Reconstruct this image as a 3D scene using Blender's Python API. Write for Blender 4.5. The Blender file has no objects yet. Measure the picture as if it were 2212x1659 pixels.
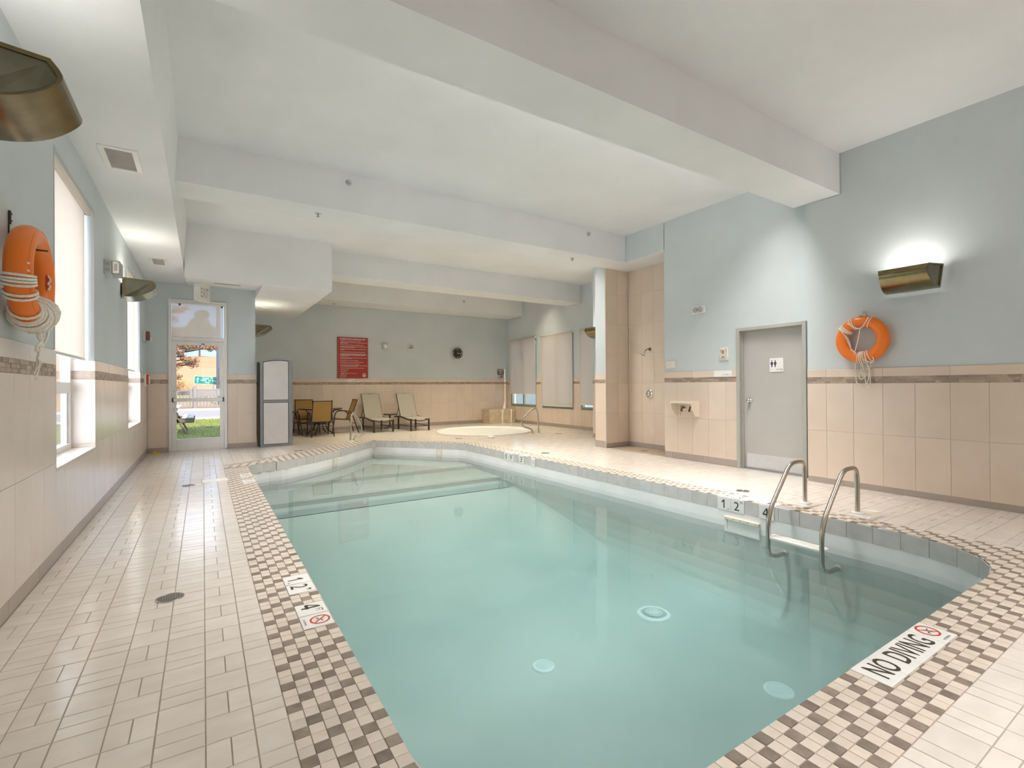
import bpy, math, random
from math import sin, cos, pi, radians, sqrt, atan2, hypot
from mathutils import Vector, Matrix
from mathutils.geometry import tessellate_polygon
random.seed(7)
SC = bpy.context.scene
COL = SC.collection
V = Vector

# ------------------------------------------------------------------ camera
FPX, YAW, PITCH, ROLL, EYE = 1048.29, radians(32.4821), radians(.1955), radians(-.37486), 1.32
_F = V((sin(YAW)*cos(PITCH), cos(YAW)*cos(PITCH), sin(PITCH)))
_r0 = V((cos(YAW), -sin(YAW), 0)); _u0 = _r0.cross(_F)
_R = _r0*cos(ROLL) + _u0*sin(ROLL); _U = _R.cross(_F)
cam = bpy.data.cameras.new('camera'); cam_o = bpy.data.objects.new('camera', cam); COL.objects.link(cam_o)
m = Matrix((( _R.x, _U.x, -_F.x, 0), (_R.y, _U.y, -_F.y, 0), (_R.z, _U.z, -_F.z, EYE), (0, 0, 0, 1)))
cam_o.matrix_world = m
cam.sensor_fit = 'HORIZONTAL'; cam.sensor_width = 36; cam.lens = FPX/2212*36; cam.clip_start = .05; cam.clip_end = 500
SC.camera = cam_o
def project(p):
    d = V(p) - V((0, 0, EYE)); w = d.dot(_F)
    if w < .2: return None
    return 1106 + FPX*d.dot(_R)/w, 829.5 - FPX*d.dot(_U)/w

# ------------------------------------------------------------------ colour management, world, sun, lamps
SC.view_settings.view_transform = 'Standard'; SC.view_settings.look = 'None'
SC.view_settings.exposure = 0.5; SC.view_settings.gamma = 1.0; SC.view_settings.use_curve_mapping = False
SC.cycles.max_bounces = 12; SC.cycles.diffuse_bounces = 7; SC.cycles.glossy_bounces = 4
SC.cycles.transparent_max_bounces = 16; SC.cycles.transmission_bounces = 6; SC.cycles.volume_bounces = 0
SC.cycles.caustics_reflective = False; SC.cycles.caustics_refractive = False
SC.cycles.use_denoising = True; SC.cycles.sample_clamp_indirect = 6.0

wd = bpy.data.worlds.new('sky'); SC.world = wd; wd.use_nodes = True
nt = wd.node_tree; nt.nodes.clear()
wo = nt.nodes.new('ShaderNodeOutputWorld'); bg = nt.nodes.new('ShaderNodeBackground')
tc = nt.nodes.new('ShaderNodeTexCoord'); sx = nt.nodes.new('ShaderNodeSeparateXYZ')
gr = nt.nodes.new('ShaderNodeValToRGB'); cn = nt.nodes.new('ShaderNodeTexNoise'); cr = nt.nodes.new('ShaderNodeValToRGB')
mp = nt.nodes.new('ShaderNodeMapping'); mx = nt.nodes.new('ShaderNodeMix'); mx.data_type = 'RGBA'
gr.color_ramp.elements[0].position = .0; gr.color_ramp.elements[0].color = (.33, .56, .90, 1)
gr.color_ramp.elements[1].position = .6; gr.color_ramp.elements[1].color = (.17, .37, .75, 1)
cn.inputs['Scale'].default_value = 2.6; cn.inputs['Detail'].default_value = 6
mp.inputs['Scale'].default_value = (1, 1, 2.6)
cr.color_ramp.elements[0].position = .46; cr.color_ramp.elements[1].position = .62
L = nt.links.new
L(tc.outputs['Generated'], sx.inputs[0]); L(sx.outputs['Z'], gr.inputs[0])
L(tc.outputs['Generated'], mp.inputs['Vector']); L(mp.outputs[0], cn.inputs['Vector']); L(cn.outputs['Fac'], cr.inputs[0])
L(cr.outputs[0], mx.inputs[0]); L(gr.outputs[0], mx.inputs[6]); mx.inputs[7].default_value = (.95, .96, .98, 1)
L(mx.outputs[2], bg.inputs[0]); bg.inputs[1].default_value = 1.9; L(bg.outputs[0], wo.inputs[0])

def lamp(name, kind, loc, energy, color=(1, 1, 1), rot=None, size=None, aim=None):
    d = bpy.data.lights.new(name, kind); d.energy = energy; d.color = color
    if kind == 'AREA': d.shape = 'RECTANGLE'; d.size, d.size_y = size
    elif size: d.shadow_soft_size = size
    o = bpy.data.objects.new(name, d); COL.objects.link(o); o.location = loc
    if aim is not None: o.rotation_euler = (V(aim)-V(loc)).to_track_quat('-Z', 'Y').to_euler()
    elif rot: o.rotation_euler = rot
    return o
sun = lamp('sun', 'SUN', (0, 0, 30), 4.4, (1, .93, .80), aim=(-8, 25, 4)); sun.data.angle = radians(.6)
# daylight lamps added behind the photographer, standing in for windows the rear wall lacks
for k, x in enumerate((.9, 3.4, 5.9)):
    lamp('daylight_standin', 'AREA', (x, -2.9, 2.0), 5, (1, .985, .96), size=(1.9, 2.3), aim=(x, 5, 1.0))
# fill lamps added out of view at the ceiling, shining on water and deck
for x, y, w, e, col in ((3.9, 3.77, 5.4, 122, (1, .96, .925)), (3.9, 7.87, 5.6, 118, (1, .935, .85)), (5.9, 12.6, 6.4, 84, (1, .88, .64)), (3.0, -1.2, 6.4, 108, (1, .965, .94))):
    o_ = lamp('ceiling_fill', 'AREA', (x, y, 4.27), e, col, size=(w, .3), rot=(0, 0, 0)); o_.data.spread = radians(95)
# daylight through the side windows
lamp('daylight_standin', 'AREA', (-1.5, 5.8, 1.9), 62, (.90, .95, 1), size=(1.5, 2.4), aim=(3, 5.8, 1.6))
lamp('daylight_standin', 'AREA', (-1.5, 10.1, 1.9), 85, (.90, .95, 1), size=(1.5, 2.4), aim=(3, 10.1, 1.6))

# ------------------------------------------------------------------ materials
MATS = {}
def pbr(name, col, rough=.5, metal=0., col2=None, scale=4., detail=4., bump=0., bscale=60., rnd=0., spec=.5, stretch=None,
        coat=0., trans=0., alpha=None, emit=None, world=False, thresh=None):
    """procedural principled surface: noise between two colours, a per-piece brightness offset, fine relief"""
    if name in MATS: return MATS[name]
    ma = bpy.data.materials.new(name); ma.use_nodes = True; t = ma.node_tree; n = t.nodes; l = t.links.new
    b = n['Principled BSDF']; b.inputs['Roughness'].default_value = rough; b.inputs['Metallic'].default_value = metal
    b.inputs['Specular IOR Level'].default_value = spec
    if coat: b.inputs['Coat Weight'].default_value = coat; b.inputs['Coat Roughness'].default_value = .08
    if trans: b.inputs['Transmission Weight'].default_value = trans
    if emit: b.inputs['Emission Color'].default_value = (*emit[:3], 1); b.inputs['Emission Strength'].default_value = emit[3]
    c2 = col2 if col2 else tuple(c*.93 for c in col)
    co = n.new('ShaderNodeTexCoord'); geo = n.new('ShaderNodeNewGeometry')
    src = geo.outputs['Position'] if world else co.outputs['Object']
    mpn = n.new('ShaderNodeMapping'); l(src, mpn.inputs['Vector'])
    if stretch: mpn.inputs['Scale'].default_value = stretch
    oi = n.new('ShaderNodeObjectInfo'); ad = n.new('ShaderNodeMath'); ad.operation = 'ADD'
    l(oi.outputs['Random'], ad.inputs[0]); l(geo.outputs['Random Per Island'], ad.inputs[1])
    fr = n.new('ShaderNodeMath'); fr.operation = 'FRACT'; l(ad.outputs[0], fr.inputs[0])
    nz = n.new('ShaderNodeTexNoise'); nz.noise_dimensions = '4D'; nz.inputs['Scale'].default_value = scale; nz.inputs['Detail'].default_value = detail
    wv = n.new('ShaderNodeMath'); wv.operation = 'MULTIPLY'; wv.inputs[1].default_value = 40 if rnd else 0
    l(fr.outputs[0], wv.inputs[0]); l(wv.outputs[0], nz.inputs['W']); l(mpn.outputs[0], nz.inputs['Vector'])
    rp = n.new('ShaderNodeValToRGB'); lo, hi = thresh or (.35, .65)
    rp.color_ramp.elements[0].position = lo; rp.color_ramp.elements[1].position = hi
    rp.color_ramp.elements[0].color = (*c2, 1); rp.color_ramp.elements[1].color = (*col, 1)
    l(nz.outputs['Fac'], rp.inputs[0]); out = rp.outputs[0]
    if rnd:
        hs = n.new('ShaderNodeHueSaturation'); mr = n.new('ShaderNodeMapRange')
        mr.inputs[3].default_value = 1-rnd; mr.inputs[4].default_value = 1+rnd
        l(fr.outputs[0], mr.inputs[0]); l(mr.outputs[0], hs.inputs['Value']); l(out, hs.inputs['Color']); out = hs.outputs[0]
    l(out, b.inputs['Base Color'])
    if bump:
        bn = n.new('ShaderNodeTexNoise'); bn.inputs['Scale'].default_value = bscale; bn.inputs['Detail'].default_value = 3
        bp = n.new('ShaderNodeBump'); bp.inputs['Strength'].default_value = 1; bp.inputs['Distance'].default_value = bump
        l(mpn.outputs[0], bn.inputs['Vector']); l(bn.outputs['Fac'], bp.inputs['Height']); l(bp.outputs[0], b.inputs['Normal'])
    MATS[name] = ma; return ma

def schlick(t, f0, normal=None):
    """Fresnel share that is the same from either side of a thin sheet"""
    n = t.nodes; l = t.links.new; geo = n.new('ShaderNodeNewGeometry'); d = n.new('ShaderNodeVectorMath'); d.operation = 'DOT_PRODUCT'
    l(geo.outputs['Incoming'], d.inputs[0]); l(normal or geo.outputs['Normal'], d.inputs[1])
    def mth(op, a, b=None):
        k = n.new('ShaderNodeMath'); k.operation = op; k.use_clamp = op == 'SUBTRACT'
        for i, v in enumerate((a, b)):
            if v is None: continue
            if isinstance(v, (int, float)): k.inputs[i].default_value = v
            else: l(v, k.inputs[i])
        return k.outputs[0]
    p = mth('POWER', mth('SUBTRACT', 1.0, mth('ABSOLUTE', d.outputs['Value'])), 5.0)
    return mth('ADD', mth('MULTIPLY', p, 1-f0), f0)
def glass(name, tint=(1, 1, 1), ior=1.45):
    ma = bpy.data.materials.new(name); ma.use_nodes = True; t = ma.node_tree; n = t.nodes; l = t.links.new; n.clear()
    o = n.new('ShaderNodeOutputMaterial'); 
    tr = n.new('ShaderNodeBsdfTransparent'); tr.inputs[0].default_value = (*tint, 1); g = n.new('ShaderNodeBsdfGlossy'); g.inputs['Roughness'].default_value = .01
    mxs = n.new('ShaderNodeMixShader'); l(schlick(t, .045), mxs.inputs[0]); l(tr.outputs[0], mxs.inputs[1]); l(g.outputs[0], mxs.inputs[2]); l(mxs.outputs[0], o.inputs[0])
    return ma
def water(name, dens, ripple=.0008, col=(.66, .855, .84), scat=0.):
    ma = bpy.data.materials.new(name); ma.use_nodes = True; t = ma.node_tree; n = t.nodes; l = t.links.new; n.clear()
    o = n.new('ShaderNodeOutputMaterial')
    tr = n.new('ShaderNodeBsdfTransparent'); g = n.new('ShaderNodeBsdfGlossy'); g.inputs['Roughness'].default_value = .03
    geo = n.new('ShaderNodeNewGeometry'); nz = n.new('ShaderNodeTexNoise'); nz.inputs['Scale'].default_value = 2.3; nz.inputs['Detail'].default_value = 2
    bp = n.new('ShaderNodeBump'); bp.inputs['Strength'].default_value = 1; bp.inputs['Distance'].default_value = ripple
    l(geo.outputs['Position'], nz.inputs['Vector']); l(nz.outputs['Fac'], bp.inputs['Height'])
    l(bp.outputs[0], g.inputs['Normal'])
    mxs = n.new('ShaderNodeMixShader'); l(schlick(t, .02), mxs.inputs[0]); l(tr.outputs[0], mxs.inputs[1]); l(g.outputs[0], mxs.inputs[2]); l(mxs.outputs[0], o.inputs[0])
    va = n.new('ShaderNodeVolumeAbsorption'); va.inputs[0].default_value = (*col, 1); va.inputs[1].default_value = dens; vs = n.new('ShaderNodeVolumeScatter'); vs.inputs['Color'].default_value = (.80, .95, .93, 1); vs.inputs['Density'].default_value = scat; vs.inputs['Anisotropy'].default_value = .2
    ad = n.new('ShaderNodeAddShader'); l(va.outputs[0], ad.inputs[0]); l(vs.outputs[0], ad.inputs[1]); l(ad.outputs[0] if scat else va.outputs[0], o.inputs[1])
    return ma
def fabric_thin(name, col, tr=.4, clear=0., weave=0.):
    """cloth that lets some light through; clear = share of open weave one can see through"""
    ma = bpy.data.materials.new(name); ma.use_nodes = True; t = ma.node_tree; n = t.nodes; l = t.links.new; n.clear()
    o = n.new('ShaderNodeOutputMaterial'); d = n.new('ShaderNodeBsdfDiffuse'); tl = n.new('ShaderNodeBsdfTranslucent')
    geo = n.new('ShaderNodeTexCoord'); nz = n.new('ShaderNodeTexNoise'); nz.inputs['Scale'].default_value = 90
    rp = n.new('ShaderNodeValToRGB'); rp.color_ramp.elements[0].color = (*[c*.9 for c in col], 1); rp.color_ramp.elements[1].color = (*col, 1)
    l(geo.outputs['Object'], nz.inputs['Vector']); l(nz.outputs['Fac'], rp.inputs[0])
    l(rp.outputs[0], d.inputs[0]); l(rp.outputs[0], tl.inputs[0])
    mxs = n.new('ShaderNodeMixShader'); mxs.inputs[0].default_value = tr; l(d.outputs[0], mxs.inputs[1]); l(tl.outputs[0], mxs.inputs[2]); last = mxs
    if clear:
        tp = n.new('ShaderNodeBsdfTransparent'); m2 = n.new('ShaderNodeMixShader'); m2.inputs[0].default_value = clear
        l(last.outputs[0], m2.inputs[1]); l(tp.outputs[0], m2.inputs[2]); last = m2
    l(last.outputs[0], o.inputs[0]); return ma

M = {}
M['blue'] = pbr('pale blue wall paint', (.585, .635, .655), .6, bump=.0012, bscale=160, scale=1.2)
M['white'] = pbr('white ceiling paint', (.785, .79, .80), .75, bump=.0015, bscale=150, scale=1.0)
M['wtile'] = pbr('beige wall tile', (.71, .595, .495), .28, col2=(.67, .555, .46), scale=2.5, rnd=.03, spec=.45)
M['wtile_daylit'] = pbr('daylit beige wall tile', (.72, .64, .57), .22, col2=(.68, .60, .53), scale=2.5, rnd=.03, spec=.5)  # same beige tile, paler to carry the cool window light in its colour
M['base'] = pbr('taupe skirting tile', (.40, .34, .295), .35, scale=6, rnd=.06)
M['strip'] = pbr('brown listello tile', (.40, .31, .24), .4, col2=(.34, .26, .20), scale=30, rnd=.30)
M['wgrout'] = pbr('wall grout', (.50, .42, .34), .8)
M['deck'] = pbr('cream stone deck tile', (.75, .69, .625), .13, col2=(.685, .62, .55), scale=5, detail=7, rnd=.035, bump=.0011, bscale=9, stretch=(1, 2.2, 1), spec=.5)
M['deck_tan'] = M['deck']
M['dgrout'] = pbr('deck grout', (.42, .36, .31), .85)
M['mos_l'] = pbr('cream mosaic tile', (.72, .635, .55), .30, col2=(.65, .565, .475), scale=14, rnd=.06, bump=.0006, bscale=30)
M['mos_d'] = pbr('brown stone mosaic tile', (.29, .235, .19), .42, col2=(.20, .155, .12), scale=22, detail=6, rnd=.16, bump=.0012, bscale=60)
M['riser'] = pbr('grey waterline tile', (.62, .595, .58), .2, col2=(.54, .525, .51), scale=9, detail=6, rnd=.05)
M['liner'] = pbr('white pool plaster', (.88, .87, .88), .45, scale=3)
M['shell'] = pbr('pool plaster', (.56, .575, .56), .5, col2=(.50, .525, .51), scale=1.3, world=True)
M['stripe'] = pbr('grey step stripe', (.34, .38, .385), .5)
M['plate'] = pbr('white ceramic', (.84, .825, .80), .2)
M['ink'] = pbr('dark brown ink', (.045, .04, .022), .5)
M['red'] = pbr('red ink', (.55, .07, .02), .45)
M['steel'] = pbr('brushed stainless steel', (.52, .47, .41), .24, metal=1, scale=30)
M['chrome'] = pbr('chrome', (.75, .73, .70), .1, metal=1)
M['bronze'] = pbr('bronze lamp housing', (.235, .19, .10), .2, metal=.9, col2=(.17, .135, .065), scale=8)
M['bronze_in'] = pbr('lamp end panel', (.20, .19, .14), .15, metal=.5, col2=(.15, .145, .10), scale=7, spec=.6)
M['black'] = pbr('black plastic', (.02, .02, .02), .4)
M['dkmetal'] = pbr('dark brown powder coat', (.028, .021, .016), .4)
M['plastic'] = pbr('white plastic', (.80, .78, .74), .4)
M['cream'] = pbr('cream plastic', (.78, .70, .58), .45)
M['orange'] = pbr('orange buoy plastic', (.90, .215, .016), .3, col2=(.82, .18, .012), scale=4, spec=.5)
M['rope'] = pbr('white cotton rope', (.90, .86, .78), .8, col2=(.74, .69, .60), scale=90, bump=.003, bscale=140)
M['door'] = pbr('grey door paint', (.47, .455, .43), .4, scale=2)
M['dframe'] = pbr('grey green door frame paint', (.42, .42, .38), .4)
M['alu'] = pbr('white aluminium', (.80, .775, .75), .35)
M['kick'] = pbr('brushed kick plate', (.62, .61, .60), .3, metal=.7, scale=12)
M['glass'] = glass('window glass')
M['blind'] = fabric_thin('cream roller blind', (.80, .74, .68), .45)
M['screen'] = fabric_thin('open weave transom screen', (.92, .78, .65), .72, clear=.36)
M['gframe'] = pbr('sage window frame', (.30, .315, .25), .5)
M['cab_panel'] = pbr('pale lilac panel', (.66, .62, .61), .3)
M['cab_frame'] = pbr('grey extrusion', (.27, .275, .285), .35, metal=.3)
M['sling'] = fabric_thin('tan mesh sling', (.52, .33, .13), .25)
M['sling_grey'] = pbr('grey mesh sling', (.40, .365, .30), .75, scale=60, bump=.001, bscale=300)
M['ttop'] = pbr('brown table top', (.40, .27, .16), .2, spec=.6)
M['signred'] = pbr('red sign board', (.40, .022, .012), .35)
M['maroon'] = pbr('maroon sign board', (.16, .055, .05), .4)
M['green'] = pbr('green road sign', (.0, .27, .20), .4)
M['grey'] = pbr('grey plastic', (.40, .40, .39), .4)
M['lens'] = pbr('clear lamp lens', (.75, .75, .74), .12)
M['sign_grey'] = pbr('grey sign face', (.55, .55, .53), .4)
M['grate'] = pbr('drain grate metal', (.30, .27, .24), .35, metal=.6)
M['aqua'] = pbr('white drain cover', (.86, .88, .90), .4)
M['lumber'] = pbr('brown timber', (.20, .14, .11), .7, col2=(.15, .10, .08), scale=12)
M['lumber_top'] = pbr('sunlit pale timber', (.72, .68, .64), .7, scale=9)  # pale tone puts the sunlight on the planks into the timber colour
M['grass'] = pbr('lawn', (.25, .27, .04), .9, col2=(.15, .18, .02), scale=3, detail=8, bump=.02, bscale=30, world=True)
M['blade'] = pbr('grass blade', (.30, .33, .06), .8, rnd=.3)
M['concrete'] = pbr('concrete', (.66, .62, .57), .85, scale=3, world=True)
M['asphalt'] = pbr('road surface', (.36, .31, .28), .9, scale=4, world=True)
M['fence'] = pbr('grey vinyl fence', (.29, .265, .25), .6, rnd=.04)
M['hill'] = pbr('dry grass hill', (.50, .30, .15), .95, col2=(.41, .22, .10), scale=.12, detail=8, bump=.15, bscale=2, world=True)
M['hill_y'] = pbr('yellow grass', (.62, .46, .09), .95, col2=(.55, .36, .12), scale=.4, world=True)
M['leaf'] = pbr('rust coloured leaf', (.42, .20, .085), .7, col2=(.34, .15, .06), rnd=.35)
M['leaf_dark'] = pbr('silhouette dark leaf', (.17, .125, .06), .7, rnd=.3)  # leaf colour darkened to give the skyline tree a silhouette look
M['bark'] = pbr('bark', (.16, .11, .08), .9, scale=20)
M['post'] = pbr('dark grey lamp post', (.12, .12, .135), .5)
M['yellow'] = pbr('yellow rubber', (.70, .48, .03), .5)
M['tubw'] = pbr('white acrylic', (.74, .75, .74), .25)
M['stone'] = pbr('tumbled stone tile', (.68, .57, .40), .6, col2=(.58, .47, .31), scale=10, rnd=.10, bump=.002, bscale=30)
M['thresh'] = pbr('outside render', (.72, .70, .67), .8)

# ------------------------------------------------------------------ mesh helpers
OFF = {}
def tag(o, label=None, cat=None, group=None, kind=None):
    for k, v in (('label', label), ('category', cat), ('group', group), ('kind', kind)):
        if v: o[k] = v
    return o
def empty(name, loc, label, cat, group=None, rz=0, kind=None):
    o = bpy.data.objects.new(name, None); COL.objects.link(o); o.location = loc; o.rotation_euler.z = rz
    o.empty_display_size = .1; OFF[o] = V(loc); return tag(o, label, cat, group, kind)
def obj(name, me, parent=None, loc=(0, 0, 0), mw=None):
    o = bpy.data.objects.new(name, me); COL.objects.link(o)
    if mw is not None: o.matrix_world = mw
    else: o.location = loc
    if parent is not None: o.parent = parent
    return o
class MB:
    def __init__(s): s.v, s.f, s.mi, s.sm = [], [], [], []
    def add(s, vs, fs, mi=0, sm=False):
        k = len(s.v); s.v += [V(v) for v in vs]; s.f += [[i+k for i in f] for f in fs]; s.mi += [mi]*len(fs); s.sm += [sm]*len(fs); return s
    def box(s, a, b, mi=0, bev=0.):
        x0, x1 = sorted((a[0], b[0])); y0, y1 = sorted((a[1], b[1])); z0, z1 = sorted((a[2], b[2]))
        bev = min(bev, (x1-x0)*.45, (y1-y0)*.45, (z1-z0)*.45)
        if bev <= 0:
            return s.add([(x, y, z) for z in (z0, z1) for x, y in ((x0, y0), (x1, y0), (x1, y1), (x0, y1))],
                         [(3, 2, 1, 0), (4, 5, 6, 7), (0, 1, 5, 4), (1, 2, 6, 5), (2, 3, 7, 6), (3, 0, 4, 7)], mi)
        # chamfered: the convex hull of three inset boxes, as 6 faces + 12 edge strips + 8 corners
        X, Y, Z = (x0, x1), (y0, y1), (z0, z1); ix = {}; vs = []
        for i in (0, 1):
            for j in (0, 1):
                for k in (0, 1):
                    px, py, pz = X[i], Y[j], Z[k]; dx, dy, dz = (bev, -bev)[i], (bev, -bev)[j], (bev, -bev)[k]
                    for ax, p in enumerate(((px, py+dy, pz+dz), (px+dx, py, pz+dz), (px+dx, py+dy, pz))):
                        ix[i, j, k, ax] = len(vs); vs.append(p)
        fs = []
        for i in (0, 1):
            fs.append([ix[i, j, k, 0] for j, k in ((0, 0), (1, 0), (1, 1), (0, 1))][::1 if i else -1])
            fs.append([ix[j, i, k, 1] for j, k in ((0, 0), (1, 0), (1, 1), (0, 1))][::-1 if i else 1])
            fs.append([ix[j, k, i, 2] for j, k in ((0, 0), (1, 0), (1, 1), (0, 1))][::1 if i else -1])
        for a_ in (0, 1):
            for b_ in (0, 1):
                fs.append([ix[a_, b_, 0, 0], ix[a_, b_, 1, 0], ix[a_, b_, 1, 1], ix[a_, b_, 0, 1]][::1 if a_ == b_ else -1])
                fs.append([ix[a_, 0, b_, 0], ix[a_, 1, b_, 0], ix[a_, 1, b_, 2], ix[a_, 0, b_, 2]][::-1 if a_ == b_ else 1])
                fs.append([ix[0, a_, b_, 1], ix[1, a_, b_, 1], ix[1, a_, b_, 2], ix[0, a_, b_, 2]][::1 if a_ == b_ else -1])
        for i in (0, 1):
            for j in (0, 1):
                for k in (0, 1):
                    f = [ix[i, j, k, 0], ix[i, j, k, 1], ix[i, j, k, 2]]; fs.append(f if (i+j+k) % 2 else f[::-1])
        return s.add(vs, fs, mi)
    def obox(s, c, ux, uy, uz, h, mi=0, bev=0.):
        """box with half sizes h about c along the axes ux, uy, uz"""
        t = MB(); t.box((-h[0], -h[1], -h[2]), h, 0, bev); R = (V(ux).normalized(), V(uy).normalized(), V(uz).normalized())
        return s.add([V(c)+R[0]*v.x+R[1]*v.y+R[2]*v.z for v in t.v], t.f, mi)
    def bar(s, p, q, w, h, mi=0, up=(0, 0, 1), bev=0.):
        p, q = V(p), V(q); d = (q-p); L_ = d.length; d.normalize(); up = V(up)
        if abs(d.dot(up)) > .98: up = V((1, 0, 0))
        a = d.cross(up).normalized(); b = a.cross(d)
        return s.obox((p+q)/2, d, a, b, (L_/2, w/2, h/2), mi, bev)
    def tube(s, pts, r, n=10, closed=False, mi=0, caps=True, flat=None):
        P = [V(p) for p in pts]; N = len(P); rs = r if isinstance(r, (list, tuple)) else [r]*N; vs = []; prev = None
        for i in range(N):
            if closed: d = (P[(i+1) % N]-P[i-1])
            else: d = P[min(i+1, N-1)]-P[max(i-1, 0)]
            d = d.normalized() if d.length > 1e-9 else V((0, 0, 1))
            if prev is None:
                a = d.cross(V((0, 0, 1))) if abs(d.z) < .9 else d.cross(V((1, 0, 0)))
            else: a = prev - d*prev.dot(d)
            a.normalize(); prev = a; b = d.cross(a)
            for k in range(n):
                t = 2*pi*k/n; vs.append(P[i] + (a*cos(t) + b*sin(t)*(flat or 1))*rs[i])
        fs = []
        for i in range(N if closed else N-1):
            j = (i+1) % N
            for k in range(n): fs.append((i*n+k, i*n+(k+1) % n, j*n+(k+1) % n, j*n+k))
        s.add(vs, fs, mi, True)
        if caps and not closed:
            s.add(vs[:n], [tuple(range(n))[::-1]], mi); s.add(vs[-n:], [tuple(range(n))], mi)
        return s
    def lathe(s, prof, o=(0, 0, 0), n=24, axis=(0, 0, 1), mi=0, sm=True, close=False, cap=True):
        """prof = [(radius, height)] turned about axis through o"""
        ax = V(axis).normalized(); a = ax.orthogonal().normalized(); b = ax.cross(a); o = V(o); vs = []
        for r, h in prof:
            for k in range(n): t = 2*pi*k/n; vs.append(o + ax*h + (a*cos(t)+b*sin(t))*r)
        fs = []; P = len(prof)
        for i in range(P if close else P-1):
            j = (i+1) % P
            for k in range(n): fs.append((i*n+k, i*n+(k+1) % n, j*n+(k+1) % n, j*n+k))
        s.add(vs, fs, mi, sm)
        if not close and cap:
            if prof[0][0] > 1e-4: s.add(vs[:n], [tuple(range(n))[::-1]], mi)
            if prof[-1][0] > 1e-4: s.add(vs[-n:], [tuple(range(n))], mi)
        return s
    def prism(s, poly, o, ux, uy, un, h, mi=0):
        """polygon (2D, counter-clockwise in ux,uy) extruded by h along un"""
        o, ux, uy, un = V(o), V(ux), V(uy), V(un); n = len(poly)
        b = [o+ux*x+uy*y for x, y in poly]; t = [p+un*h for p in b]
        return s.add(b+t, [tuple(range(n))[::-1], tuple(range(n, 2*n))] + [(i, (i+1) % n, n+(i+1) % n, n+i) for i in range(n)], mi)
    def sweep(s, prof, pts, mi=0):
        pass
    def fill(s, loops, z, mi=0, flip=False):
        """flat horizontal polygon with holes"""
        lp = [[V((x, y, z)) for x, y in lo] for lo in loops]; tri = tessellate_polygon(lp); vs = [v for lo in lp for v in lo]; fs = []
        for t in tri:
            a, b, c = (vs[i] for i in t); up = (b-a).cross(c-a).z > 0
            fs.append(tuple(t) if up != flip else tuple(t)[::-1])
        return s.add(vs, fs, mi)
    def mesh(s, name, mats, off=None):
        me = bpy.data.meshes.new(name); off = off or V((0, 0, 0))
        me.from_pydata([tuple(v-off) for v in s.v], [], s.f); mats = mats if isinstance(mats, (list, tuple)) else [mats]
        for k in mats: me.materials.append(M[k] if isinstance(k, str) else k)
        me.polygons.foreach_set('material_index', s.mi); me.polygons.foreach_set('use_smooth', s.sm); me.update(); return me
    def build(s, name, mats, parent=None, label=None, cat=None, group=None, kind=None, org=None):
        """link as one mesh object; vertices are in world coordinates, or in the local ones of a parent that sits at OFF[parent]"""
        if parent is not None: off = OFF.get(parent, V((0, 0, 0))); o = obj(name, s.mesh(name, mats, off), parent); OFF[o] = off
        else:
            off = V(org) if org else V((0, 0, 0)); o = obj(name, s.mesh(name, mats, off), None, off); OFF[o] = off
        return tag(o, label, cat, group, kind)
def struct(name, mb, mats, parent=None): return mb.build(name, mats, parent, kind='structure')
def copy_tree(o, parent=None):
    c = o.copy(); COL.objects.link(c)
    if parent is not None: c.parent = parent
    for ch in list(o.children): copy_tree(ch, c)
    return c
def arc(c, r, a0, a1, n, z=None):
    return [(c[0]+r*cos(a0+(a1-a0)*i/n), c[1]+r*sin(a0+(a1-a0)*i/n)) for i in range(n+1)]
def smooth(pts, k=4):
    """Catmull-Rom through the points"""
    P = [V(p) for p in pts]; out = []
    for i in range(len(P)-1):
        a, b, c, d = P[max(i-1, 0)], P[i], P[i+1], P[min(i+2, len(P)-1)]
        for j in range(k):
            t = j/k; out.append(.5*((2*b)+(c-a)*t+(2*a-5*b+4*c-d)*t*t+(3*b-a-3*c+d)*t**3))
    return out+[P[-1]]
def bend(pts, r, n=5):
    """polyline with its inner corners rounded by arcs of about radius r"""
    P = [V(p) for p in pts]; out = [P[0]]
    for i in range(1, len(P)-1):
        a, b, c = P[i-1], P[i], P[i+1]; u = (a-b); w = (c-b); q = min(r, u.length*.48, w.length*.48); u.normalize(); w.normalize()
        s0, s1 = b+u*q, b+w*q
        for j in range(n+1): t = j/n; out.append(s0*(1-t)**2+b*2*t*(1-t)+s1*t*t)
    return out+[P[-1]]
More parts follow.
